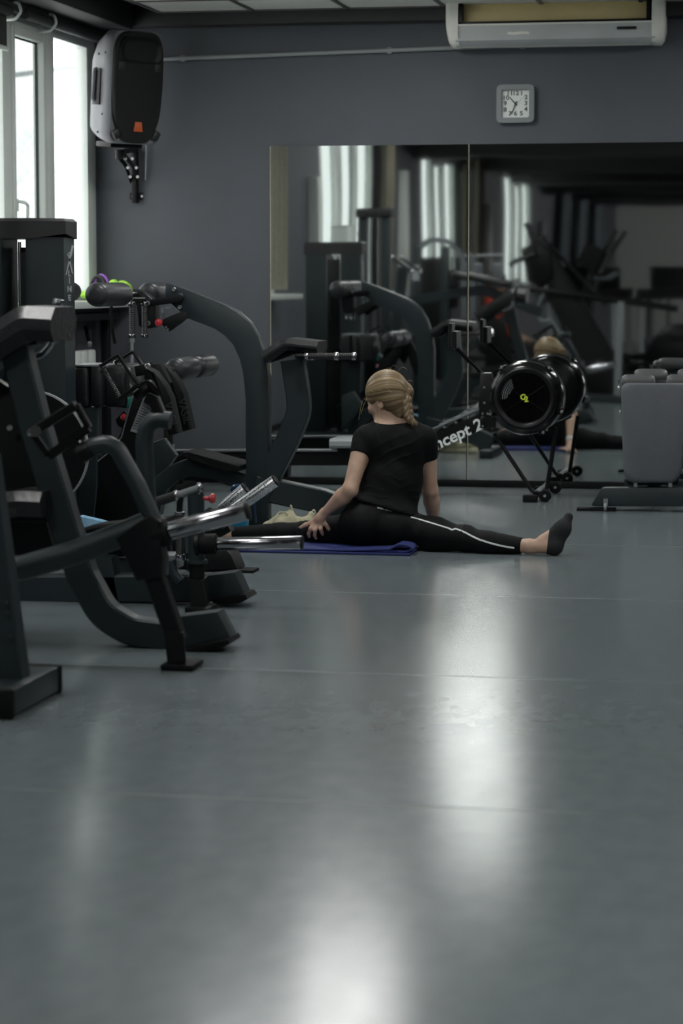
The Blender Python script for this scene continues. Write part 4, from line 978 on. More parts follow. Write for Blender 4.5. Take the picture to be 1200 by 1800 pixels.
# housing: glossy drum, front ring, grille of concentric wires with a hub logo
B().lathe([(.05, .26), (rO - .03, .26), (rO - .008, .245), (rO, .215), (rO, .045), (rO - .006, .018), (rO - .024, .004), (rO - .045, .0), (.172, .004), (.168, .012), (.150, .016), (.146, .04), (.05, .04)], Cn, (0, 1, 0), 64).build('flywheel_housing', 'gloss_black', t)
B().lathe([(.186, .006), (.182, -.006), (.172, -.012), (.158, -.010), (.146, .002), (.143, .016)], Cn, (0, 1, 0), 64, caps=False).build('front_ring', 'satin_black', t)
prof = [(.020, .004)]
for k in range(10):
    r = .024 + k * .0122; prof += [(r, .016), (r + .003, .003), (r + .0065, .003), (r + .0095, .016)]
prof += [(.148, .012), (.148, .04), (.02, .04)]
g = B().lathe(prof, Cn, (0, 1, 0), 64).build('fan_grille', 'gloss_black', t)
sp_ = B()
for a in (33, 147, 213, 327):
    d = Vector((math.cos(math.radians(a)), 0, math.sin(math.radians(a)))); sp_.tube([Cn + d * .02 + Vector((0, .002, 0)), Cn + d * .142 + Vector((0, .002, 0))], .0014, 5)
sp_.build('grille_spoke', 'black_steel', t)
B().lathe([(.001, -.014), (.022, -.013), (.024, -.006), (.024, .01)], Cn, (0, 1, 0), 24).build('hub', 'gloss_black', t)
lg = Cn + Vector((-.009, -.016, .006)); text_mesh('logo', 'C', .046, lg, (1, 0, .05), (0, 0, 1), 'yellow_print', t, bold=.0016); text_mesh('logo', '2', .046, lg + Vector((.020, -.0005, -.012)), (1, 0, .05), (0, 0, 1), 'yellow_print', t, bold=.0016)
B().lathe([(.05, .262), (rO - .03, .262), (rO - .05, .28), (.05, .29)], Cn, (0, 1, 0), 48).build('rear_cover', 'satin_black', t)
# perimeter clips
for a in (128, 52, -20, 205, -62):
    d = Vector((math.cos(math.radians(a)), 0, math.sin(math.radians(a)))); Rm = Matrix((Vector((-d.z, 0, d.x)), Vector((0, 1, 0)), d)).transposed()
    B().box(Cn + d * (rO + .003) + Vector((0, .06, 0)), (.05, .07, .018), rot=Rm, bev=.006).build('housing_clip', 'gloss_black', t); bolt(t, Cn + d * (rO + .008) + Vector((0, .022, 0)), (0, -1, 0), .009)
B().plate([A(886, 672), A(902, 664), A(906, 680), A(893, 700), A(884, 700)], .008).build('vent_shutter', 'light_gray', t).location.y += -.105
# frame plate, monitor arm and monitor
B().plate([A(845, 655, -.03), A(864, 655, -.03), A(872, 700, -.03), A(872, 752, -.03), A(846, 752, -.03), A(843, 712, -.03)], .10, bev=.006).build('frame_plate', 'satin_black', t)
for px, py in ((851, 681), (851, 708), (848, 727), (857, 727), (848, 749)): bolt(t, A(px, py, -.085), (0, -1, 0), .0075)
B().sweep([A(855, 664, -.05), A(799, 610, -.05)], .026, .03, ch=.006).build('monitor_arm', 'gloss_black', t)
for px, py in ((853, 661), (798, 610)): bolt(t, A(px, py, -.07), (0, -1, 0), .013)
mo = B(); mo.sweep([A(801, 582, -.02), A(801, 612, -.02)], .034, .20, ch=.008); mo.build('monitor', 'satin_black', t)
B().sweep([A(793.5, 568, -.02), A(793.5, 611, -.02)], .022, .13, ch=.004).build('monitor_bracket', 'satin_black', t)
# sloping beam with the lettering, chain tray above it, level rail and seat
Bm = lambda x, y, d=0: A(x, y, d)
B().plate([Bm(858, 721), Bm(858, 750), Bm(773, 787), Bm(690, 823), Bm(660, 822), Bm(680, 800), Bm(768, 759)], .095, bev=.004).build('main_beam', 'satin_black', t)
u = (Bm(840, 748) - Bm(775, 778)).normalized(); v = Vector((-u.z, 0, u.x))
text_mesh('beam_lettering', 'concept 2', .098, Bm(846, 745, -.0495), u, v, 'white_print', t, bold=.0022, align='RIGHT', ext=.0005, shear=.12, sx=1.06)
B().sweep([Bm(762, 753), Bm(842, 719)], .012, .07, ch=.002).build('chain_tray', 'gray_steel', t)
B().sweep([Bm(772, 746), Bm(836, 716)], .006, .02, ch=.001).build('chain', 'aluminium', t)
for k in range(3): B().box(Bm(790 + 16 * k, 741 - 7 * k), (.035, .05, .022), rot=(0, -.45, 0), bev=.004).build('chain_guide', 'gray_steel', t)
bolt(t, Bm(823, 717, -.02), (0, -1, 0), .010)
B().sweep([A(300, 806), A(690, 806)], .080, .070, ch=.008).build('monorail', 'satin_black', t); 
B().sweep([A(302, 791), A(690, 791)], .012, .095, ch=.003).build('rail_cap', 'aluminium', t)
st = B(); st.sweep([A(587, 777), A(640, 777)], .055, .30, ch=.014); st.build('seat', 'light_gray', t); B().sweep([A(596, 792), A(634, 792)], .05, .13, ch=.008).build('seat_carriage', 'satin_black', t)
B().box(A(303, 806), (.03, .10, .11), bev=.006).build('rail_end', 'rubber', t)
for d in (-.02, .03): B().cyl(A(305, 788, d), A(305, 781, d), .009, seg=10).build('end_bolt', 'bolt', t)
fp_ = A(316, 858); B().sweep([A(318, 815), A(314, 866)], .05, .05).build('rear_leg', 'satin_black', t); B().box((fp_.x, YR, .025), (.10, .44, .05), bev=.01).build('rear_foot', 'rubber', t)
for d in (-.12, .12):
    B().box(A(705, 795, d), (.28, .12, .025), rot=(0, -.75, 0), bev=.008).build('foot_plate', 'satin_black', t)
    B().box(A(706, 790, d), (.03, .13, .03), rot=(0, -.75, 0), bev=.008).build('foot_strap', 'rubber', t)
bar = A(866, 735); B().tube([bar + Vector((-.03, -.16, .0)), bar + Vector((-.06, -.05, .01)), bar + Vector((-.06, .05, .01)), bar + Vector((-.03, .16, 0))], .014, 12, .05).build('pull_handle', 'satin_black', t)
# front legs, cross bar, wheels and feet
xn = fl(944, 880); yA, yB = 14.06, 14.62
ft = A(952, 869).x
B().tube([A(868, 762), A(934, 862), A(942, 866), A(957, 866)], .0125, 12, .03).build('front_leg', 'satin_black', t)
B().tube([A(977, 752), A(970, 800), A(960, 866)], .0135, 12, .03).build('front_leg', 'satin_black', t)
B().cyl((ft, yA, .055), (ft, yB, .055), .016, seg=12).build('cross_bar', 'gray_steel', t)
for yy in (yA - .01, yB + .01):
    B().lathe([(.012, -.02), (.030, -.02), (.037, -.012), (.037, .012), (.030, .02), (.012, .02)], (ft + .05, yy, .038), (0, 1, 0), 22).build('wheel', 'rubber', t); B().cyl((ft + .05, yy - .028, .038), (ft + .05, yy + .028, .038), .008, seg=10).build('wheel_axle', 'light_gray', t)
    B().box((ft - .035, yy - .02, .022), (.085, .06, .042), bev=.006).build('rubber_foot', 'rubber', t)
    B().sweep([(ft - .02, yy, .05), (ft + .05, yy, .045)], .03, .02, ch=.003).build('wheel_bracket', 'satin_black', t)

# ---------------------------------------------------------------- 9: adjustable bench seen from its end
YB = 13.62; A = plane(YB)
t = thing('adjustable_bench', 'gray padded adjustable bench with foam rollers at right edge', 'bench', (A(1150, 890).x, YB + .2, 0))
def pad_ring(d, g): return [A(x, y, d) for x, y in [(1098 + g, 674 + g), (1103 + g, 673 + g), (1201 - g, 673 + g), (1207 - g, 675 + g), (1211 - g, 681 + g), (1212 - g, 690), (1198 - g, 822 - g), (1195 - g, 836 - g), (1188 - g, 845 - g), (1180 - g, 849 - g), (1112 + g, 849 - g), (1103 + g, 845 - g), (1098 + g, 837 - g), (1095 + g, 822 - g), (1091 + g, 690), (1092 + g, 680 + g)]]
pb = B(); pb._faces([pad_ring(.012, 1.5), pad_ring(-.004, .3), pad_ring(-.016, 0), pad_ring(-.055, .6), pad_ring(-.068, 3), pad_ring(-.073, 8)]); pb.build('back_pad', 'gray_pad', t)
B().plate([A(1100, 700, .03), A(1205, 700, .03), A(1192, 852, .03), A(1102, 852, .03)], .035, bev=.006).build('pad_board', 'black_steel', t)
for k, (x0_, x1_, y_, dd) in enumerate(((1092, 1151, 671, .10), (1171, 1232, 671, .10), (1114, 1173, 661, .34), (1190, 1250, 661, .34))):
    p, q = A(x0_, y_, dd), A(x1_, y_, dd); q.z = p.z; roller(t, p, q, .042, m='gray_roller')
    if k in (0, 2): B().cyl(p - Vector((.02, 0, 0)), A(1250 if k else 1232, y_, dd) * 1, .011, seg=10).build('roller_axle', 'chrome', t)
bolt(t, A(1088, 682, .03), (-1, -.3, 0), .012); bolt(t, A(1090, 724, .03), (-1, -.3, 0), .009)
B().sweep([A(1150, 690, .09), A(1150, 858, .09)], .08, .07).build('post', 'steel', t)
B().sweep([A(1150, 700, .14), A(1150, 690, .40)], .07, .06, side=(1, 0, 0)).build('roller_arm', 'steel', t)
for px in (1117, 1178): B().plate([A(px - 3, 848), A(px + 3, 848), A(px + 3, 860), A(px - 3, 860)], .04).build('hinge', 'bolt', t)
B().plate([A(1057, 858), A(1062, 856), A(1240, 856), A(1258, 886), A(1255, 889), A(1044, 889), A(1040, 886)], .10, bev=.006).build('front_foot', 'steel', t)
B().sweep([(A(1150, 880).x, YB + .05, .10), (A(1150, 880).x, YB + 1.1, .10)], .08, .07, side=(1, 0, 0)).build('spine', 'steel', t)
B().sweep([(A(1150, 880).x - .25, YB + 1.1, .05), (A(1150, 880).x + .25, YB + 1.1, .05)], .08, .08).build('rear_foot', 'steel', t)
B().box((A(1150, 880).x, YB + .75, .46), (.30, .42, .06), bev=.02, seg=3).build('seat_pad', 'gray_pad', t)
B().sweep([(A(1150, 880).x, YB + .75, .12), (A(1150, 880).x, YB + .75, .44)], .07, .06).build('seat_post', 'steel', t)
c = fl(1052, 893); B().box((c.x, YB - .03, .008), (.215, .09, .015), bev=.003).build('foot_rubber', 'rubber', t)
c2 = A(1064, 886, -.065); B().cyl((c2.x - .008, YB - .07, .024), (c2.x + .008, YB - .07, .024), .023, seg=18, bev=.004).build('wheel', 'light_gray', t); B().box((c2.x, YB - .055, .05), (.024, .02, .04)).build('wheel_fork', 'bolt', t)

# ---------------------------------------------------------------- things on the floor around the woman
YM = fl(560, 974).y; mx0, mx1 = fl(392, 968).x, fl(722, 976).x
t = thing('yoga_mat', 'blue yoga mat folded double under the stretching woman', 'mat', ((mx0 + mx1) / 2, YM + .3, 0))
B().box(((mx0 + mx1) / 2, YM + .30, .0065), (mx1 - mx0, .60, .011), bev=.003).build('lower_layer', 'mat_blue', t)
xa = fl(466, 970).x
mm = B(); path = [(xa, 0, .0185)]
for k in range(9):
    s_ = k / 8; path.append((mx1 - .10 - (1 - s_) * .35, 0, .0185 + .018 * max(0, s_ - .4) ** 1.2))
for k in range(9):
    a = PI / 2 - PI * k / 8; path.append((mx1 - .055 + .062 * math.cos(a), 0, .029 + .018 * math.sin(a) + .004))
path += [(mx1 - .10, 0, .0185), (mx1 - .3, 0, .0175)]
mm.sweep([(xa, YM + .305, .0185), (mx1 - .03, YM + .305, .0185)], .011, .58, ch=.003); mm.sweep([(x, YM + .075, z + .0005) for x, _, z in path[3:-2]], .011, .13, ch=.003); mm.build('upper_layer', 'mat_blue', t)

# water bottle
bp_ = fl(421, 941); sc1 = 1 / 339
t = thing('water_bottle', 'teal blue water bottle with navy lid beside the arched post', 'bottle', (bp_.x, bp_.y, 0))
q = bp_.copy(); hz = lambda py: at(421, py, bp_.y).z
B().lathe([(.040, 0), (.047, .006), (.048, .02), (.048, hz(880) - .01), (.044, hz(874)), (.036, hz(870))], q, (0, 0, 1), 28).build('body', 'bottle_blue', t)
B().lathe([(.037, hz(871)), (.041, hz(870)), (.041, hz(866)), (.037, hz(865.5))], q, (0, 0, 1), 28).build('collar_ring', 'purple', t)
B().lathe([(.034, hz(866)), (.044, hz(865)), (.046, hz(860)), (.042, hz(854)), (.028, hz(850.5)), (.010, hz(850))], q, (0, 0, 1), 28).build('lid', 'bottle_lid', t)
B().tube([q + Vector((.045, 0, hz(862))), q + Vector((.075, 0, hz(872))), q + Vector((.082, 0, hz(900))), q + Vector((.085, .0, hz(918)))], .005, 8, .03).build('carry_strap', 'bottle_lid', t)

# beige running shoe
def make_shoe():
    o = fl(510, 939); t = thing('running_shoe', 'beige lace-up running shoe behind her outstretched left leg', 'shoe', (o.x, o.y, 0))
    S = Sdf((-.17, -.075, -.01), (.15, .075, .15), .0035)      # toe to -x
    S.chain([(.085, 0, .055), (.03, 0, .055), (-.05, -.002, .048), (-.115, -.004, .040)], [.040, .038, .043, .030], .03, .95)
    S.chain([(.095, 0, .07), (.103, 0, .098)], [.032, .020], .02); S.chain([(-.06, 0, .05), (-.005, 0, .078), (.008, 0, .108)], [.03, .028, .019], .03)
    S.ell((.055, 0, .115), (.042, .026, .050), k=.012, cut=True); S.half((0, 0, .022), (0, 0, -1))
    up = link_mesh('upper', S.mesh('upper'), 'shoe', t)
    S = Sdf((-.18, -.08, -.01), (.16, .08, .06), .0035)
    S.chain([(.10, 0, .018), (.03, 0, .016), (-.06, -.002, .016), (-.12, -.004, .022)], [.040, .036, .048, .036], .03); S.half((0, 0, .001), (0, 0, -1)); S.half((0, 0, .034), (-.08, 0, 1))
    link_mesh('sole', S.mesh('sole'), 'shoe_sole', t)
    for s in (-1, 1):
        b = B(); b.tube([(.07, s * .043, .05), (.02, s * .041, .042), (-.02, s * .044, .05), (-.06, s * .044, .04)], .004, 6); p = b.bm
        o_ = B.build(b, 'side_stripe', 'shoe_sole'); o_.parent = t
    lb = B()
    for k in range(5):
        x = -.075 + .018 * k; z = .078 + .0085 * k; lb.tube([(x, -.028, z - .01), (x + .006, 0, z + .006), (x, .028, z - .01)], .0045, 6)
    lb.tube([(-.02, -.01, .115), (-.06, -.03, .118), (-.09, -.045, .085), (-.115, -.05, .045), (-.13, -.055, .02)], .003, 6, .02); lb.tube([(-.02, -.01, .112), (-.03, -.035, .122), (-.012, -.04, .10), (-.02, -.01, .108)], .003, 6, .01)
    o_ = lb.build('laces', 'shoe_sole'); o_.parent = t
    b = B(); b.box((.008, 0, .128), (.010, .034, .045), rot=(0, -.25, 0), bev=.004); o_ = b.build('tongue', 'shoe'); o_.parent = t
    b = B(); b.tube([(.118, 0, .085), (.128, 0, .112), (.122, 0, .128), (.112, 0, .112)], .0045, 6, .01); o_ = b.build('heel_loop', 'shoe_sole'); o_.parent = t
    t.rotation_euler = (0, 0, math.radians(18)); return t
make_shoe()

# ---------------------------------------------------------------- under and on the window sill
zs = SILL + .001
t = thing('rolled_towel', 'rolled black towel lying on the white window sill', 'towel', (-4.42, 14.25, zs))
B().lathe([(.02, 0), (.05, .006), (.058, .03), (.058, .40), (.05, .43), (.02, .435)], (-4.40, 13.7, zs + .058), (0, 1, 0), 22).build('roll', 'black_cloth', t)
B().lathe([(.058, .16), (.060, .165), (.060, .20), (.058, .205)], (-4.40, 13.7, zs + .058), (0, 1, 0), 22, caps=False).build('band', 'ink_gray', t)
t = thing('headphones', 'dark headphones with a purple headband on the sill corner', 'headphones', (-4.30, 14.60, zs))
c = at(185, 497, 14.6); R_ = .058
arc = [Vector((c.x - .032 + .055 * math.cos(a), 14.6 - .02 * math.cos(a), zs + .07 + .085 * math.sin(a))) for a in [PI * k / 14 for k in range(15)]]
B().tube([p_ + Vector((.006, 0, .003)) for p_ in arc], .008, 8).build('headband', 'purple', t); B().tube([p_ + Vector((-.012, .0, -.004)) for p_ in arc], .012, 8).build('headband_padding', 'black_cloth', t)
for s_, xx in ((-1, arc[-1]), (1, arc[0])): B().lathe([(.02, -.022), (.034, -.018), (.038, 0), (.034, .018), (.02, .022)], xx + Vector((0, 0, -.006)), (1, .4, 0), 20).build('ear_cup', 'black_cloth', t)
def crumple(name, c, r, sc, seed, m, label, cat):
    rnd = random.Random(seed); S = Sdf((-.2, -.2, -.02), (.2, .2, .16), .006)
    for k in range(9): S.ell((rnd.uniform(-.6, .6) * r * sc[0], rnd.uniform(-.6, .6) * r * sc[1], r * .35 + rnd.random() * r * .5 * sc[2]), (r * rnd.uniform(.3, .6) * sc[0], r * rnd.uniform(.3, .6) * sc[1], r * rnd.uniform(.25, .5) * sc[2]), k=.012)
    S.half((0, 0, .001), (0, 0, -1)); me = S.mesh(name); o = link_mesh(name, me, m); o.location = c; return tag(o, label, cat)
c = at(205, 498, 14.72); crumple('gym_gloves', (c.x, 14.78, zs), .112, (.85, .7, .9), 3, 'glove_lime', 'lime green gloves crumpled on the sill behind the roller', 'gloves')
c = at(158, 498, 14.45); crumple('lime_cloth', (c.x - .01, 14.43, zs), .075, (.7, 1.2, .55), 5, 'glove_lime', 'lime green cloth on the sill beside the black roll', 'cloth')
t = thing('radiator', 'white panel radiator on the wall under the corner window', 'radiator', (XL + .06, 13.6, .12))
for k in range(14): B().box((XL + .075, 12.62 + k * .145, .50), (.06, .138, .72), bev=.012).build('panel', 'pvc', t)
B().cyl((XL + .07, 12.6, .14), (XL + .07, 14.65, .14), .02, seg=10).build('pipe', 'pvc', t); B().box((XL + .03, 13.6, .30), (.04, 1.5, .06)).build('bracket', 'gray_steel', t)
t = thing('heating_pipe', 'pale vertical heating pipe in the corner behind the roller head', 'pipe', (at(231, 600, 14.9).x, 14.9, .0))
x_ = at(231, 600, 14.9).x; B().cyl((x_, 14.9, .0), (x_, 14.9, at(231, 590, 14.9).z), .013, seg=12).build('pipe', 'light_gray', t); B().cyl((x_, 14.9, at(231, 602, 14.9).z), (x_, 14.9, at(231, 590, 14.9).z), .02, seg=12).build('valve', 'light_gray', t)
t = thing('bar_rack', 'dark ledge under the sill with a black stub bar', 'rack', (-4.32, 14.6, .55))
B().box((-4.41, 13.62, at(170, 556, 14.6).z), (.16, 2.56, .045), bev=.006).build('ledge', 'black_steel', t); B().box((-4.47, 13.62, at(170, 548, 14.6).z), (.05, 2.56, .05), bev=.006).build('wall_rail', 'gray_steel', t)
for yy in (12.38, 14.84): B().box((-4.41, yy, at(170, 556, 14.6).z / 2), (.05, .05, at(170, 556, 14.6).z - .02), bev=.004).build('leg', 'black_steel', t)
p, q = at(151, 575, 14.5), at(157, 603, 14.4); B().cyl(p, q, .014, seg=12).build('stub_bar', 'satin_black', t); B().cyl(q, q + (q - p).normalized() * .018, .015, seg=12).build('bar_tip', 'light_gray', t)
# long flat resistance bands draped by the wall at the left end of the rower
t = thing('resistance_bands', 'gray green resistance bands drooping along the skirting behind the foot plate', 'bands', (-3.7, 14.85, .0), None)
for k, (dz, sag) in enumerate(((0, .02), (.03, .05), (-.03, .07), (-.06, .03))):
    pts = [at(300 + 44 * j, 797 + 6 * k - 0 * j, 14.8).lerp(at(300 + 44 * j, 797 + 6 * k, 14.8), 0) + Vector((0, .02 * k - .03, -sag * math.sin(PI * j / 4) - .02 * k * j / 4)) for j in range(5)]
    B().sweep(pts, .022, .006, fil=.3, ch=.001).build('band', 'band_green', t)
B().box((pts[0].x - .02, 14.82, .18), (.03, .12, .36), bev=.004).build('band_post', 'satin_black', t); B().box((pts[-1].x + .03, 14.82, .15), (.03, .12, .30), bev=.004).build('band_post', 'satin_black', t)

# ================================================================ THE WOMAN (straddle split, seen from behind)
WO = fl(668, 966); WO.z = 0
woman = thing('person', 'woman in black tee and leggings sitting in a split on the blue mat', 'person', WO)
woman.rotation_euler = (0, 0, YAW)
ORG['person'] = WO
def wl(px, py, D):                      # local: r to the right, d away from the camera, z up
    p = atD(px, py, D) - WO; return np.array((p.dot(_rt), p.dot(_fh), p.z))
D0 = 11.64
hipL, kneeL, ankL = wl(640, 931, D0), wl(538, 939, D0 + .13), wl(402, 939, D0 + .25)
hipR, kneeR, ankR = wl(700, 932, D0 - .01), wl(814, 947, D0 - .16), wl(930, 960, D0 - .27)
pel, wai, che, upc = wl(668, 912, D0), wl(688, 848, D0), wl(694, 788, D0 + .02), wl(693, 765, D0 + .03)
nb, nt_ = wl(692, 748, D0 + .03), wl(686, 722, D0 + .05)
shL, shR = wl(641, 770, D0 + .01), wl(748, 770, D0 + .02)
elL, wrL = wl(615, 861, D0 - .10), wl(570, 902, D0 + .0)
elR, wrR = wl(756, 862, D0 + .09), wl(764, 927, D0 + .25)
hd = wl(678, 699, D0 + .05)
fwd = np.array((-.74, .58, -.34)); fwd /= np.linalg.norm(fwd)
upv = np.array((-.12, .06, 1.0)); upv -= fwd * (upv @ fwd); upv /= np.linalg.norm(upv); lef = np.cross(upv, fwd)
HR = np.stack([lef, fwd, upv], 1)       # columns: head's left, forward, up
def hp(l, f, u): return hd + lef * l + fwd * f + upv * u

def torso(S, e):
    S.limb(wai, che, .126 + e, .138 + e, .03, .66)
    S.limb(che, upc, .138 + e, .115 + e, .03, .64)
    S.limb(shL + np.array((.03, 0, -.005)), shR + np.array((-.03, 0, -.005)), .058 + e, .058 + e, .045)
    S.limb(upc, nb, .085 + e, .056 + e, .04, .8)
    S.limb(wai, pel, .126 + e, .150 + e, .04, .74)
    # shoulder blades
    S.ell(che + np.array((-.07, -.07, .02)), (.05 + e, .028 + e, .07 + e), k=.04); S.ell(che + np.array((.065, -.07, .02)), (.05 + e, .028 + e, .07 + e), k=.04)
def hips(S, e):
    S.limb(pel, pel + np.array((.0, 0, .02)), .150 + e, .150 + e, .03, .78)
    S.ell(wl(639, 920, D0 - .06), (.116 + e, .108 + e, .108 + e), k=.03); S.ell(wl(693, 928, D0 - .06), (.108 + e, .105 + e, .104 + e), k=.022)
def legs(S, e, feet=True):
    S.chain([hipL, kneeL + np.array((.10, -.03, .008)), kneeL], [.098 + e, .074 + e, .060 + e], .03)
    S.chain([kneeL, kneeL + (ankL - kneeL) * .32 + np.array((0, .0, -.004)), ankL], [.058 + e, .055 + e, .034 + e], .02)
    S.chain([hipR, hipR + (kneeR - hipR) * .55 + np.array((0, 0, .0)), kneeR], [.098 + e, .080 + e, .058 + e], .03)
    S.ell(kneeR + np.array((.012, .01, .028)), (.045 + e, .04 + e, .034 + e), k=.02)
    S.chain([kneeR, kneeR + (ankR - kneeR) * .36 + np.array((0, 0, -.010)), ankR], [.056 + e, .055 + e, .034 + e], .02)
heR, baR, toR = wl(974, 961, D0 - .30), wl(988, 930, D0 - .29), wl(999, 909, D0 - .27)
heL, toL = wl(378, 944, D0 + .28), wl(362, 905, D0 + .29)
def feet(S, e, which='LR'):
    if 'R' in which:
        S.limb(ankR, heR, .033 + e, .033 + e, .02); S.limb(heR, baR, .034 + e, .034 + e, .02, .85); S.limb(baR, toR, .032 + e, .018 + e, .02, .9)
        S.limb(wl(955, 950, D0 - .28), baR, .030 + e, .028 + e, .02)
    if 'L' in which: S.limb(ankL, heL, .033 + e, .032 + e, .02); S.limb(heL, toL, .034 + e, .02 + e, .02)
def arm(S, a, b, c, e, upto=1.0):
    S.limb(a, b, .050 + e, .037 + e, .02)
    if upto >= 1: S.chain([b, b + (c - b) * .28, c], [.037 + e, .0385 + e, .0245 + e], .015)
def hand_left(S):
    k = .005
    kn = [wl(551, 921, D0 + .005), wl(557, 923, D0 + .0), wl(563, 921.5, D0 + .0), wl(568.5, 917.5, D0 + .005)]
    S.limb(wrL, wl(562, 911, D0 - .002), .024, .024, .012, .75, (.3, -1, .3))
    for q in kn: S.limb(wl(563, 909, D0), q, .017, .0115, .008)
    S.chain([wl(562, 908, D0), wl(548, 918.5, D0 + .015), wl(537, 922.5, D0 + .02), wl(525.5, 928.5, D0 + .022)], [.017, .0125, .0105, .0075], .008)
    F_ = [[kn[0], wl(545.5, 930, D0 - .012), wl(542.5, 938, D0 + .0), wl(543.5, 945.5, D0 + .012)], [kn[1], wl(553.5, 932, D0 - .016), wl(553, 941, D0 - .004), wl(555.5, 948, D0 + .008)],
          [kn[2], wl(563.5, 930, D0 - .016), wl(565.5, 936, D0 - .006), wl(567.5, 941.5, D0 + .006)], [kn[3], wl(573, 923, D0 - .006), wl(576.5, 928.5, D0 - .002), wl(578.5, 933, D0 + .006)]]
    for f in F_: S.chain(f, [.0112, .0100, .0090, .0072], k)
    return [f[-1] for f in F_] + [wl(525.5, 928.5, D0 + .022)]
def hand_right(S):
    pm = wrR + np.array((.012, .055, -.038)); S.limb(wrR, pm, .024, .026, .012, .8)
    for k_, (dr, dd, L) in enumerate(((-.055, .045, .055), (-.012, .085, .07), (.012, .085, .075), (.035, .075, .07), (.055, .055, .055))):
        b_ = pm + np.array((dr * .45, dd * .45, -.008)); m_ = pm + np.array((dr, dd, -.012)); tip = pm + np.array((dr * 1.5, dd * 1.45, -.030)); tip[2] = max(tip[2], .010)
        S.limb(pm, b_, .02, .012, .008); S.chain([b_, m_, tip], [.0105, .0095, .0072], .005)
def head(S):
    S.ell(hp(0, -.012, .022), (.074, .098, .092), HR, .02)                       # skull
    S.ell(hp(0, .030, -.045), (.058, .066, .078), HR, .03)                       # face
    S.ell(hp(0, .066, -.102), (.022, .022, .018), HR, .025)                      # chin
    S.limb(hp(0, .086, .0), hp(0, .110, -.034), .010, .013, .012)                # nose
    S.ell(hp(.0, .088, -.068), (.022, .012, .010), HR, .008)                     # lips
    for s_ in (-1, 1):
        S.ell(hp(s_ * .032, .084, .006), (.015, .012, .010), HR, .006, cut=True); S.ell(hp(s_ * .031, .078, .004), (.012, .012, .011), HR, .004)   # eye sockets and eyes
        S.ell(hp(s_ * .030, .086, .022), (.020, .008, .006), HR, .008)           # brow
        S.ell(hp(s_ * .040, .066, -.030), (.024, .022, .022), HR, .02)           # cheek
        S.ell(hp(s_ * .073, -.010, -.026), (.010, .020, .031), HR, .006); S.ell(hp(s_ * .083, -.008, -.022), (.007, .011, .017), HR, .004, cut=True)   # ears
    S.limb(nb, hp(0, -.035, -.06), .052, .050, .025)
H_ = .0045
def on_mat(S, zt):                       # the figure rests on the mat: nothing below its surface
    g = S.coords(); S.v = np.maximum(S.v, np.minimum(zt - g[2], (mx1 + .012 - WO.x) - (g[0] * math.cos(YAW) - g[1] * math.sin(YAW))).astype(np.float32))
S = Sdf((-1.02, -.42, -.01), (1.05, .48, .93), H_)
torso(S, 0); hips(S, -.004); legs(S, -.003); feet(S, 0); arm(S, shL, elL, wrL, 0); arm(S, shR, elR, wrR, 0); tips = hand_left(S); hand_right(S); head(S)
on_mat(S, .0255); S.half((0, 0, .004), (0, 0, -1))
body = link_mesh('body', S.mesh('body', 2), 'skin', woman)
# leggings
S = Sdf((-.80, -.42, -.005), (.78, .48, .36), .005)
hips(S, .005); legs(S, .0035); S.limb(wai, pel, .128, .154, .04, .74)
dl = (ankL - kneeL) / np.linalg.norm(ankL - kneeL); dr_ = (ankR - kneeR) / np.linalg.norm(ankR - kneeR)
S.half(wl(410, 938, D0 + .24), dl); S.half(wl(917, 957, D0 - .26), dr_); S.half(wl(690, 852, D0), (-.2, 0, 1)); on_mat(S, .0265); S.half((0, 0, .0015), (0, 0, -1))
me = S.mesh('leggings', 2)
def displace(me, fn):
    n = len(me.vertices); co = np.empty(n * 3, np.float32); me.vertices.foreach_get('co', co); co = co.reshape(-1, 3)
    no = np.empty(n * 3, np.float32); me.vertex_normals.foreach_get('vector', no); no = no.reshape(-1, 3)
    co = co + no * fn(co, no)[:, None]; me.vertices.foreach_set('co', co.astype(np.float32).ravel()); me.update()
def knee_folds(co, no):
    d = np.zeros(len(co))
    for kq, ax in ((kneeR, dr_), (kneeL, dl)):
        s_ = (co - kq) @ ax; d += .0010 * np.sin(s_ * 260 + 8 * co[:, 2]) * np.exp(-(s_ / .05) ** 2)
    return d + .0003 * np.sin(co[:, 0] * 150 + co[:, 2] * 90)
displace(me, knee_folds)
leggings = link_mesh('leggings', me, 'leggings', woman)
# tee shirt
S = Sdf((-.26, -.36, .12), (.36, .36, .72), .0045)
torso(S, .008); S.limb(wai, wai + (pel - wai) * .8, .136, .160, .03, .76)
S.ell(wl(641, 905, D0 - .05), (.108, .10, .10), k=.03); S.ell(wl(690, 908, D0 - .05), (.108, .10, .10), k=.03)
h0, h1 = wl(622, 876, D0 - .1), wl(720, 906, D0 - .1); t_ = h1 - h0; S.half(h0, (t_[2] / abs(t_[0]), -.1, -1.0))
S.half(wl(690, 741, D0), (-.05, -.25, 1.0))
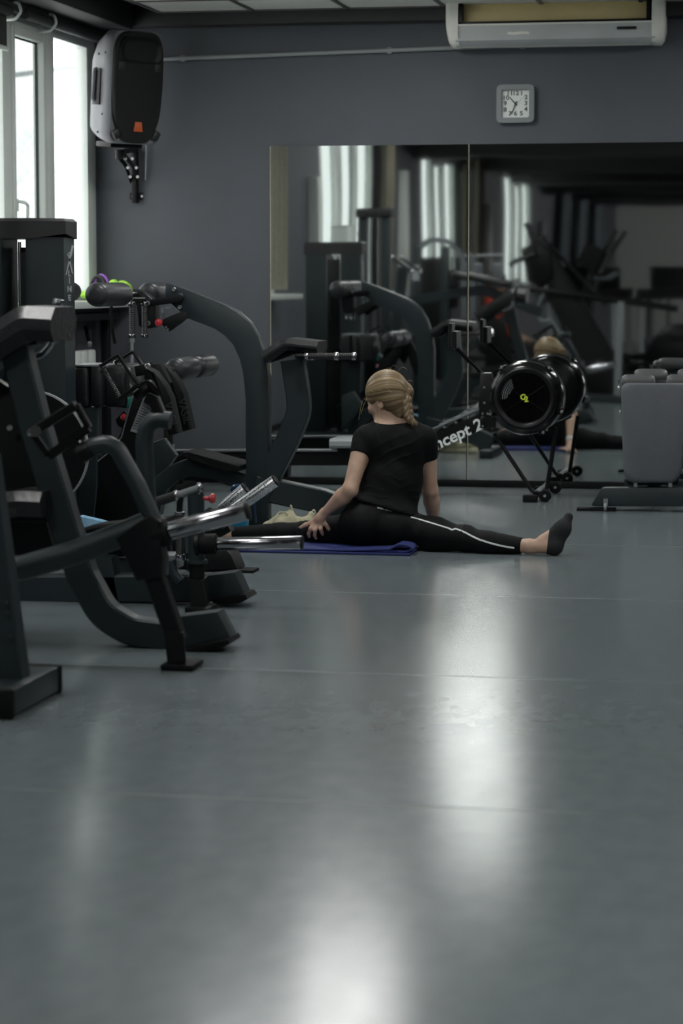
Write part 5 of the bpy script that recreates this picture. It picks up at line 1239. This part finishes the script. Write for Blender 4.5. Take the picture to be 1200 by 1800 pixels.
# sleeves end in clean hems
for (a_, b_, px, py) in ((shL, elL, 629, 803), (shR, elR, 754, 807)):
    T_ = Sdf((-.26, -.36, .12), (.36, .36, .72), .0045); T_.limb(a_, a_ + (b_ - a_) * .62, .058, .047, .02)
    ax = (b_ - a_) / np.linalg.norm(b_ - a_); T_.half(wl(px, py, D0 + (.0 if px < 700 else .04)), ax)
    S._join(tuple(slice(0, k) for k in S.n), T_.v, .02)
me = S.mesh('tee_shirt', 2)
che_ = che
def ridge(x): return (1 - np.abs(np.sin(x))) ** 2.2
def folds(co, no):
    back = np.clip(-no[:, 1] * 1.4 + .2, 0, 1); u = (co[:, 0] - che_[0]); w_ = (co[:, 2] - che_[2])
    ph = .47 * u - .88 * w_; along = -.88 * u - .47 * w_; wob = .35 * np.sin(along * 23 + 1.3) + .25 * np.sin(along * 41 + u * 17)
    d = .0050 * ridge(ph * 62 + wob) * np.exp(-((along + .01) / .11) ** 2) * np.exp(-((ph - .01) / .075) ** 2)
    low = np.clip((wai[2] + .09 - co[:, 2]) / .10, 0, 1)
    d = d + .0030 * low * ridge(co[:, 2] * 88 + 7 * u + .8 * np.sin(u * 27 + 1) + .5 * np.sin(u * 61)) * (.45 + .55 * np.sin(u * 33 + co[:, 2] * 40))
    d = d + .0036 * ridge((u + .35 * w_) * 52 + .4) * np.exp(-((w_ - .06) / .05) ** 2) * np.exp(-((u + .07) / .08) ** 2)
    return d * back + .0007 * np.sin(co[:, 0] * 70 + co[:, 2] * 55) + np.clip((h0[2] + .045 - co[:, 2] - .31 * (co[:, 0] - h0[0])) / .05, 0, 1) * .007
displace(me, folds)
shirt = link_mesh('tee_shirt', me, 'shirt', woman)
# low socks
def sock(which, cutp, cutn, name='sock'):
    lo, hi = ((.62, -.42, -.005), (1.05, -.05, .32)) if which == 'R' else ((-1.0, .10, -.005), (-.66, .45, .32))
    S = Sdf(lo, hi, .004); feet(S, .004, which); S.half(cutp, cutn); S.half((0, 0, .0015), (0, 0, -1))
    return link_mesh(name, S.mesh(name, 2), 'sock', woman)
sock('R', wl(961.5, 958, D0 - .28), (-1, .1, .12)); sock('L', wl(388, 940, D0 + .26), (1, -.2, -.1))
# hair: cap with combed strands, gathered into a braid
ball = hp(-.045, -.088, -.005)
S = Sdf(hd - .17, hd + .17, .004)
S.ell(hp(0, -.016, .026), (.090, .112, .106), HR, .02); S.ell(hp(0, -.055, -.035), (.070, .060, .070), HR, .03); S.ell(ball, (.040, .036, .046), None, .02)
S.ell(hp(0, .100, -.060), (.080, .078, .105), HR, .012, cut=True)
for s_ in (-1, 1): S.ell(hp(s_ * .088, .030, -.062), (.036, .066, .060), HR, .010, cut=True)
S.ell(hp(.0, .0, -.125), (.075, .070, .030), HR, .015, cut=True); S.ell(hp(0, -.062, -.075), (.050, .036, .055), HR, .02)
me = S.mesh('hair', 1)
def strands(co):
    ax = (ball - hp(0, .07, .05)); ax /= np.linalg.norm(ax); q = co - hp(0, .0, .01); e1 = np.cross(ax, (0, 0, 1.)); e1 /= np.linalg.norm(e1); e2 = np.cross(ax, e1)
    th = np.arctan2(q @ e2, q @ e1) + 2.0 * (q @ ax) ; al = q @ ax
    r_ = np.random.RandomState(4); v = np.zeros(len(co))
    for f_ in (7, 13, 19, 29, 41, 57, 73): v += np.sin(th * f_ + r_.rand() * 6 + al * r_.uniform(-14, 14)) / (f_ ** .35)
    return v
sv = {}
def hair_disp(co, no): sv['s'] = strands(co); return .0014 * sv['s']
displace(me, hair_disp)
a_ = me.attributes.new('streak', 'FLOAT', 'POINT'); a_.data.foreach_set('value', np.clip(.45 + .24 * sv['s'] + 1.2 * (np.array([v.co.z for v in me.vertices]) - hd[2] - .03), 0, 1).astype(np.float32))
hair = link_mesh('hair', me, 'hair', woman)
S = Sdf(wl(690, 760, D0 - .16), wl(752, 680, D0 + .10), .0035)
br_ = [ball + np.array((.012, -.015, .02)), wl(713, 705, D0 - .02), wl(716, 722, D0 - .035), wl(719, 736, D0 - .05), wl(727, 744, D0 - .06), wl(735, 747, D0 - .062)]
rs_ = [.030, .029, .027, .022, .015, .006]
for i in range(5):
    for k in range(3):
        f = (i * 3 + k) / 15 * 5; j = int(f); p = br_[j] + (br_[j + 1] - br_[j]) * (f - j); r = rs_[j] + (rs_[j + 1] - rs_[j]) * (f - j); s_ = 1 if (i * 3 + k) % 2 else -1
        S.ell(p + np.array((s_ * r * .35, -.003, 0)), (r * .72, r * .8, r * .95), k=.004)
me = S.mesh('braid', 1); n = len(me.vertices); co = np.empty(n * 3, np.float32); me.vertices.foreach_get('co', co); co = co.reshape(-1, 3)
v = np.sin(co[:, 0] * 900 + co[:, 2] * 260) + .8 * np.sin(co[:, 0] * 430 - co[:, 2] * 330 + co[:, 1] * 500) - .5
a_ = me.attributes.new('streak', 'FLOAT', 'POINT'); a_.data.foreach_set('value', np.clip(.42 + .2 * v, 0, 1).astype(np.float32))
link_mesh('braid', me, 'hair', woman)
rnd = random.Random(11); b = B()
def fly(a, c, e, r=.0007): b.tube([Vector(a), Vector(c), Vector(e)], r, 4, .03)
fly(hp(.06, .07, .03), wl(636, 706, D0 + .02), wl(630, 738, D0)); fly(hp(.065, .065, .02), wl(639, 712, D0 + .02), wl(634, 728, D0)); fly(hp(.07, .03, -.05), wl(661, 738, D0 - .02), wl(667, 745, D0 - .04))
fly(hp(.07, .0, -.05), wl(666, 730, D0 - .04), wl(663, 747, D0 - .04))
for k in range(26):
    a = rnd.uniform(0, PI * 1.1); p = hd + lef * (.095 * math.cos(a)) * rnd.choice((-1, 1)) + upv * (.03 + .100 * math.sin(a)) + fwd * rnd.uniform(-.10, .03)
    d_ = (p - hd) / np.linalg.norm(p - hd); q = np.cross(d_, fwd); fly(p - d_ * .012, p + d_ * .006 - fwd * .02, p + d_ * rnd.uniform(.0, .009) - fwd * .04 - upv * .02, .0004)
bw_ = b.build('loose_hair', 'hair_strand'); bw_.parent = woman; bw_['kind'] = 'stuff'
# white piping along the right leg, waistband print, nails, earring, watch
bv = BVHTree.FromPolygons([v.co for v in leggings.data.vertices], [p.vertices[:] for p in leggings.data.polygons])
def on_leg(px, py):
    d = ray(px, py); ld = Vector((d.dot(_rt), d.dot(_fh), d.z)); o = EYE - WO; lo = Vector((o.dot(_rt), o.dot(_fh), o.z))
    h = bv.ray_cast(lo, ld.normalized()); return (h[0], h[1]) if h[0] is not None else None
pts = [on_leg(px, py) for px, py in ((722, 909), (735, 912.5), (750, 917), (765, 921.5), (778, 925.5), (788, 928.5), (794, 931.5), (800, 929.5), (808, 932), (818, 936.5), (829, 942.5), (842, 948.5), (856, 953), (872, 957.5), (888, 961), (902, 963), (915, 964))]
pts = [p for p in pts if p]
b = B()
for i in range(len(pts) - 1):
    (p, n1), (q, n2) = pts[i], pts[i + 1]; t_ = (q - p).normalized(); n_ = (n1 + n2).normalized(); sd = t_.cross(n_).normalized()
    b.sweep([p - t_ * .001, q + t_ * .001], .0085, .004, side=n_, ch=.001)
o = b.build('side_piping', 'white_print'); o.parent = woman
word = 'UNDER ARMOUR'; 
for i, ch in enumerate(word):
    f = (i + .5) / len(word); h = on_leg(663 + 26 * f, 892.5 + 6 * f); h2 = on_leg(664.5 + 26 * f, 892.85 + 6 * f)
    if ch == ' ' or not (h and h2): continue
    xd = (h2[0] - h[0]).normalized(); o = text_mesh('print_letter', ch, .0105, h[0] + h[1] * .0025, xd, h[1].cross(xd), 'white_print', None, bold=.0004); o.parent = woman
b = B()
for tp in tips: b.ball(Vector(tp) + Vector((0, -.0035, .0)), .0062, 8, (.9, .8, 1.1))
o = b.build('nail_varnish', 'nail'); o.parent = woman
b = B(); b.ball(Vector(hp(.084, -.006, -.052)), .0032, 10); o = b.build('earring', 'bolt'); o.parent = woman
wv = Vector(wrR) + (Vector(elR) - Vector(wrR)) * .10; wa = (Vector(elR) - Vector(wrR)).normalized()
b = B(); b.lathe([(.0285, -.011), (.0305, -.009), (.0305, .009), (.0285, .011)], wv, wa, 24, caps=False); b.box(wv + Vector((.0, .029, .01)), (.03, .010, .032), bev=.004); o = b.build('wrist_watch', 'white_print'); o.parent = woman
# ================================================================ THE REST OF THE HALL (left of the camera, seen in the mirror)
def at0(o, rz):                      # builder frame of a machine standing at o, turned by rz
    R = Matrix.Rotation(rz, 3, 'Z'); o = Vector(o)
    return lambda x, y, z: o + R @ Vector((x, y, z)), R
# tall rack tower with chrome guide rods
o = Vector((-3.62, 9.85, 0)); t = thing('lat_pulldown_tower', 'tall narrow dark cable tower reflected left of the bright windows', 'exercise machine', o)
for s in (-.10, .10): B().box(o + Vector((s, 0, .93)), (.075, .09, 1.80), bev=.008).build('upright', 'steel', t)
B().box(o + Vector((0, 0, 1.85)), (.30, .16, .08), bev=.015).build('top_cap', 'tower_cap', t); B().box(o + Vector((0, 0, .03)), (.5, .6, .06), bev=.01).build('base', 'steel', t)
for s in (-.03, .03): B().cyl(o + Vector((s, 0, .06)), o + Vector((s, 0, 1.82)), .010, seg=10).build('guide_rod', 'chrome', t)
for k in range(9): B().box(o + Vector((0, 0, .09 + k * .036)), (.115, .1, .032), bev=.003, seg=1).build('weight_plate', 'stack', t)
# cable machine with curved top arm
o = Vector((-3.72, 5.65, 0)); t = thing('cable_machine', 'dark cable machine with a curved top arm, reflected before the third window', 'exercise machine', o)
for s in (-.22, .05): B().box(o + Vector((s, 0, .82)), (.08, .10, 1.58), bev=.008).build('upright', 'steel', t)
B().sweep([o + Vector((-.22, 0, 1.58)), o + Vector((-.10, 0, 1.68)), o + Vector((.10, 0, 1.66)), o + Vector((.24, 0, 1.5)), o + Vector((.26, 0, .9))], .05, .06, fil=.12).build('top_arm', 'gray_steel', t)
B().box(o + Vector((-.085, .04, .9)), (.19, .02, 1.2), bev=.004).build('shroud', 'satin_black', t); B().box(o + Vector((0, 0, .03)), (.7, .7, .06), bev=.01).build('base', 'steel', t)
B().box(o + Vector((-.23, .06, 1.35)), (.07, .01, .16)).build('placard', 'sticker', t); B().tube([o + Vector((.26, 0, .9)), o + Vector((.30, 0, .75)), o + Vector((.24, 0, .62))], .012, 8, .05).build('pull_handle', 'chrome', t)
bar_handle(t, o + Vector((.2, .15, .72)), o + Vector((.36, .15, .72)), .016)
# preacher machine with gray pads
o = Vector((-3.85, 4.35, 0)); t = thing('preacher_machine', 'black machine with two small gray pads reflected beside the mirror seam', 'exercise machine', o)
B().box(o + Vector((0, 0, .62)), (.12, .10, 1.2), bev=.01).build('post', 'steel', t); B().box(o + Vector((-.02, .08, 1.18)), (.34, .16, .40), bev=.03).build('weight_box', 'satin_black', t)
for s in (.24, .46): B().box(o + Vector((s, .05, 1.32)), (.13, .10, .28), bev=.035, seg=3).build('pad', 'gray_pad', t)
B().box(o + Vector((.28, .0, 1.30)), (.5, .05, .05), bev=.006).build('pad_arm', 'black_steel', t); B().cyl(o + Vector((.1, .0, 1.52)), o + Vector((.5, .0, 1.54)), .018, seg=10).build('bar', 'gray_steel', t)
for k in range(4): B().cyl(o + Vector((-.14 + k * .07, .08, 1.38)), o + Vector((-.14 + k * .07, .08, 1.52)), .012, seg=8).build('pin', 'chrome', t)
B().box(o + Vector((.1, 0, .04)), (.8, .5, .07), bev=.01).build('base', 'steel', t); B().sweep([o + Vector((.05, 0, .5)), o + Vector((.55, 0, .9))], .08, .07).build('brace', 'steel', t)

# another visitor sitting on a low bench
SB = Vector((-3.62, 3.10, 0)); t = thing('flat_bench', 'low dark bench under the seated visitor', 'bench', SB)
B().box(SB + Vector((-.03, 0, .44)), (.62, .30, .07), bev=.02, seg=3).build('seat_pad', 'vinyl_pad', t)
for s in (-.24, .16): B().box(SB + Vector((s, 0, .21)), (.06, .06, .38), bev=.006).build('leg', 'steel', t); B().box(SB + Vector((s, 0, .02)), (.07, .42, .04), bev=.006).build('foot', 'steel', t)
vis = thing('person', 'brown haired person in a red top sitting and reflected beside the mirror seam', 'person', SB + Vector((0, 0, 0)))
S = Sdf((-.45, -.30, -.01), (.75, .30, 1.45), .009)
def V(*a): return np.array(a, float)
S.limb(V(-.05, 0, .60), V(-.03, 0, .82), .135, .125, .04, .8, (1, 0, 0)); S.limb(V(-.03, 0, .82), V(0, 0, 1.00), .135, .14, .03, .7, (1, 0, 0)); S.limb(V(0, -.15, 1.03), V(0, .15, 1.03), .058, .058, .05)
S.limb(V(0, 0, 1.06), V(.03, 0, 1.16), .055, .048, .03); S.ell(V(.05, 0, 1.25), (.095, .075, .112), k=.02); S.ell(V(.085, 0, 1.19), (.05, .055, .06), k=.02); S.limb(V(.14, 0, 1.25), V(.15, 0, 1.215), .01, .014, .012)
for s in (-1, 1):
    S.ell(V(.04, s * .075, 1.235), (.02, .01, .03), k=.006); S.chain([V(-.04, s * .09, .56), V(.40, s * .13, .54), V(.42, s * .14, .09)], [.085, .056, .04], .02); S.limb(V(.40, s * .14, .04), V(.60, s * .15, .035), .038, .03, .02)
    S.chain([V(0, s * .19, 1.0), V(.10, s * .22, .76), V(.30, s * .17, .66)], [.048, .038, .027], .02); S.limb(V(.30, s * .17, .66), V(.37, s * .15, .64), .03, .024, .012)
    for q in range(4): S.limb(V(.36, s * (.13 + .018 * q), .645), V(.43, s * (.12 + .022 * q), .625), .011, .009, .004)
    S.limb(V(.34, s * .14, .65), V(.38, s * .10, .65), .012, .009, .004)
g_ = S.coords(); S.v = np.maximum(S.v, np.minimum(.480 - g_[2], .32 - g_[0]).astype(np.float32)); S.half((0, 0, .003), (0, 0, -1))
link_mesh('body', S.mesh('body', 2), 'skin', vis)
S = Sdf((-.30, -.34, .50), (.40, .34, 1.16), .009)
S.limb(V(-.05, 0, .60), V(-.03, 0, .82), .15, .14, .04, .8, (1, 0, 0)); S.limb(V(-.03, 0, .82), V(0, 0, 1.00), .15, .152, .03, .7, (1, 0, 0)); S.limb(V(0, -.15, 1.03), V(0, .15, 1.03), .07, .07, .05)
for s in (-1, 1): S.chain([V(0, s * .19, 1.0), V(.10, s * .22, .76), V(.26, s * .18, .68)], [.062, .052, .042], .02)
S.half(V(0, 0, 1.09), V(.2, 0, 1)); S.half(V(0, 0, .54), V(0, 0, -1)); link_mesh('sweater', S.mesh('sweater', 2), 'red_cloth', vis)
S = Sdf((-.30, -.30, .04), (.55, .30, .66), .009); S.limb(V(-.06, -.05, .575), V(-.06, .05, .575), .105, .105, .03)
for s in (-1, 1): S.chain([V(-.04, s * .09, .57), V(.40, s * .13, .55), V(.42, s * .14, .11)], [.10, .068, .055], .02)
g_ = S.coords(); S.v = np.maximum(S.v, np.minimum(.478 - g_[2], .32 - g_[0]).astype(np.float32))
link_mesh('trousers', S.mesh('trousers', 2), 'black_cloth', vis)
S = Sdf((-.14, -.14, 1.0), (.22, .14, 1.42), .008); S.ell(V(.035, 0, 1.265), (.115, .095, .12), k=.02); S.ell(V(-.03, 0, 1.13), (.07, .085, .12), k=.04); S.ell(V(.14, 0, 1.19), (.08, .075, .10), k=.02, cut=True)
link_mesh('hair', S.mesh('hair', 1), 'brown_hair', vis)
for s in (-1, 1):
    o_ = B().box(SB + Vector((.48, s * .145, .035)), (.25, .09, .07), bev=.025, seg=3).build('shoe', 'black_cloth'); o_.parent = vis; o_.location = -SB

# elliptical trainer
def elliptical(o, rz, label, sc=1.0):
    G, R = at0(o, rz); t = thing('elliptical_trainer', label, 'exercise machine', o); sd = R @ Vector((0, 1, 0))
    B().sweep([G(-.9, 0, .06), G(.8, 0, .06)], .10, .12, side=sd).build('base_beam', 'black_steel', t)
    for x in (-.85, .75): B().box(G(x, 0, .04), (.10, .62, .07), rot=R, bev=.01).build('foot', 'black_steel', t)
    B().lathe([(.04, -.09), (.30, -.09), (.36, -.06), (.37, 0), (.36, .06), (.30, .09), (.04, .09)], G(-.55, 0, .44), sd, 40).build('flywheel_hood', 'satin_black', t)
    B().plate([G(.30, 0, .10), G(.62, 0, .10), G(.66, 0, .5), G(.56, 0, .9), G(.46, 0, .92), G(.36, 0, .6)], .22, side=sd, bev=.03).build('front_shroud', 'olive_plastic', t)
    B().sweep([G(.52, 0, .5), G(.46, 0, 1.2), G(.36, 0, 1.52)], .12, .10, side=sd, fil=.2).build('mast', 'black_steel', t)
    B().sweep([G(.46, 0, 1.40), G(.36, 0, 1.62)], .26, .34, side=sd, ch=.04).build('console', 'satin_black', t)
    B().sweep([G(.385, 0, 1.44), G(.315, 0, 1.60)], .012, .24, side=sd, ch=.004).build('screen', 'gloss_black', t)
    for s in (-.26, .26):
        B().tube([G(.50, s, .55), G(.46, s, 1.05), G(.34, s, 1.45), G(.12, s * 1.05, 1.80)], .022, 12, .2).build('swing_arm', 'black_steel', t)
        B().ribs(G(.22, s * 1.03, 1.64), G(.12, s * 1.05, 1.81), .026, 16).build('grip', 'grip', t)
        B().sweep([G(.50, s, .50), G(-.15, s, .30 + .12 * (s > 0)), G(-.75, s, .44)], .06, .05, side=sd).build('pedal_bar', 'black_steel', t)
        B().box(G(-.05, s, .36 + .10 * (s > 0)), (.38, .16, .05), rot=R @ Matrix.Rotation(.15, 3, 'Y'), bev=.015).build('pedal', 'rubber', t)
        B().tube([G(.44, s * .4, 1.3), G(.26, s * .6, 1.28), G(.14, s * .6, 1.36)], .016, 10, .08).build('fixed_handle', 'gray_steel', t)
    return t
# large plate loaded machine: heavy slanted black limb, head, level bars and pale uprights
YV = 4.0
def mv(px, py, dy=0.0):                  # where a thing seen in the right-hand mirror really stands
    p = at(px - 36, py, 30 - YV + dy); return Vector((p.x, YV - dy, p.z))
c = mv(1060, 650); t = thing('incline_press_machine', 'large black press machine with slanted limb reflected above the rowing machine', 'exercise machine', (c.x, YV, 0))
B().plate([mv(955, 425), mv(975, 415), mv(1003, 462), mv(1040, 520), mv(1085, 590), mv(1120, 650), mv(1122, 715), mv(1062, 715), mv(1040, 640), mv(1005, 560), mv(975, 500), mv(948, 478)], .22, bev=.02).build('slanted_limb', 'black_steel', t)
B().plate([mv(938, 440), mv(965, 425), mv(992, 445), mv(995, 490), mv(972, 508), mv(948, 495)], .32, bev=.03).build('head_block', 'satin_black', t)
for d in (-.2, .2):
    B().tube([mv(965, 450, d), mv(948, 402, d), mv(942, 392, d)], .03, 12).build('lever_arm', 'black_steel', t); B().tube([mv(960, 450, d), mv(922, 462, d), mv(914, 470, d)], .028, 12, .05).build('lever_arm', 'black_steel', t)
    B().tube([mv(932, 508, d), mv(1000, 515, d), mv(1110, 530, d), mv(1210, 545, d)], .032, 12, .3).build('level_bar', 'satin_black', t)
    B().tube([mv(985, 430, d), mv(1050, 500, d), mv(1068, 520, d)], .022, 10).build('brace', 'black_steel', t)
    B().tube([mv(982, 505, d), mv(962, 545, d), mv(968, 565, d), mv(990, 562, d), mv(1006, 590, d)], .022, 10, .05).build('handle_loop', 'gray_steel', t)
    B().sweep([mv(1112, 530, d), mv(1108, 600, d), mv(1104, 700, d)], .07, .06).build('upright', 'light_gray', t)
    B().cyl(mv(1000, 600, d), mv(1049, 640, d) + Vector((0, 0, .0)), .03, seg=12).build('horn_stub', 'chrome', t)
B().plate([mv(1000, 600), mv(1022, 588), mv(1038, 605), mv(1048, 650), mv(1052, 712), mv(1002, 712)], .16, bev=.03).build('shroud', 'olive_plastic', t)
B().plate([mv(984, 505), mv(1002, 520), mv(1014, 585), mv(1000, 588), mv(990, 550)], .10, bev=.01).build('guard', 'gray_steel', t)
b0, b1 = mv(985, 720), mv(1150, 720); B().box(((b0.x + b1.x) / 2, YV, .04), (b1.x - b0.x, .5, .08), bev=.01).build('base', 'steel', t)
e2 = elliptical((-2.1, 2.9, 0), math.radians(185), 'black elliptical trainer with big hood reflected at the right edge')

# treadmills
def treadmill(o, rz, label):
    G, R = at0(o, rz); t = thing('treadmill', label, 'treadmill', o, None); sd = R @ Vector((0, 1, 0))
    B().box(G(-.1, 0, .12), (1.75, .78, .10), rot=R, bev=.02).build('deck', 'satin_black', t); B().box(G(-.15, 0, .175), (1.5, .50, .02), rot=R, bev=.004).build('belt', 'rubber', t)
    B().plate([G(.62, 0, .05), G(.98, 0, .05), G(.98, 0, .22), G(.84, 0, .33), G(.66, 0, .30)], .74, side=sd, bev=.03).build('motor_hood', 'satin_black', t)
    for s in (-.38, .38):
        B().sweep([G(.74, s, .12), G(.60, s, 1.12)], .09, .055, side=sd).build('upright', 'light_gray', t)
        B().tube([G(.62, s, 1.06), G(.40, s, 1.06), G(-.05, s, 1.00)], .024, 12, .1).build('handrail', 'satin_black', t)
        B().box(G(-.95, s, .04), (.08, .10, .08), rot=R, bev=.01).build('foot', 'rubber', t)
    B().sweep([G(.60, 0, 1.04), G(.60, 0, 1.16)], .26, .84, side=sd, ch=.03).build('console', 'satin_black', t); B().sweep([G(.64, 0, 1.14), G(.56, 0, 1.42)], .06, .56, side=sd, ch=.02).build('display', 'gloss_black', t)
    for s in (-.10, .08): B().box(G(.55, s, 1.24), (.012, .09, .035), rot=R).build('red_readout', 'led_red', t)
    return t
treadmill((-2.95, .9, 0), math.radians(75), 'black treadmill with red readout left of the mirrored hall')
treadmill((-1.95, .2, 0), math.radians(75), 'black treadmill with red readout nearest the camera side')
treadmill((-3.0, -1.6, 0), math.radians(75), 'black treadmill further back beside the window wall')
treadmill((-1.8, -2.4, 0), math.radians(75), 'black treadmill further back in the middle of the hall')
# upright exercise bikes deeper in the hall
def bike(o, rz, label):
    G, R = at0(o, rz); t = thing('exercise_bike', label, 'exercise bike', o); sd = R @ Vector((0, 1, 0))
    B().lathe([(.03, -.03), (.22, -.03), (.25, -.015), (.25, .015), (.22, .03), (.03, .03)], G(.42, 0, .30), sd, 36).build('flywheel', 'gray_steel', t)
    B().sweep([G(.42, 0, .32), G(.0, 0, .42), G(-.30, 0, .10)], .09, .07, side=sd).build('frame', 'black_steel', t); B().sweep([G(-.05, 0, .40), G(-.20, 0, .98)], .06, .05, side=sd).build('seat_tube', 'black_steel', t)
    B().sweep([G(.36, 0, .32), G(.40, 0, 1.05)], .06, .05, side=sd).build('steering_tube', 'light_gray', t); B().sweep([G(-.34, 0, 1.0), G(-.08, 0, 1.03)], .06, .18, side=sd, ch=.02).build('saddle', 'vinyl_pad', t)
    B().tube([G(.62, -.2, 1.12), G(.42, -.2, 1.06), G(.40, .2, 1.06), G(.62, .2, 1.12)], .017, 10, .06).build('handlebar', 'satin_black', t)
    for x in (-.40, .55): B().box(G(x, 0, .05), (.08, .52, .06), rot=R, bev=.01).build('foot', 'black_steel', t)
    B().lathe([(.03, .05), (.09, .05), (.09, .065), (.03, .065)], G(.02, 0, .36), sd, 24).build('chainring', 'gray_steel', t)
    for s in (-1, 1): B().sweep([G(.02, s * .09, .36), G(.02 + s * .12, s * .09, .36 - s * .10)], .03, .015, side=sd).build('crank', 'chrome', t); B().box(G(.02 + s * .12, s * .14, .36 - s * .10), (.10, .09, .025), rot=R, bev=.006).build('pedal', 'rubber', t)
    return t
bike((-1.3, -5.0, 0), math.radians(80), 'exercise bike with pale steering tube deep in the mirrored hall'); bike((-2.6, -6.2, 0), math.radians(80), 'exercise bike by the window side deep in the hall'); bike((-.9, -8.2, 0), math.radians(80), 'exercise bike farthest back near the gray end wall')
# gray drapes and a board on the far window piers
def drape(y0, y1, label): curtain(y0, y1, 'drape_gray', label)
drape(-11.6, -10.4, 'blue gray drape right of the farthest bright window'); drape(-14.2, -13.2, 'second blue gray drape towards the end wall'); drape(-17.4, -16.2, 'last blue gray drape next to the end wall')
t = thing('cardboard_box', 'white box standing on the sill of the second window', 'box', (-4.36, 7.45, SILL)); B().box((-4.36, 7.45, SILL + .31), (.18, .34, .62), bev=.006).build('carton', 'pvc', t); B().box((-4.36, 7.45, SILL + .626), (.19, .35, .012), bev=.003).build('lid', 'pvc', t)
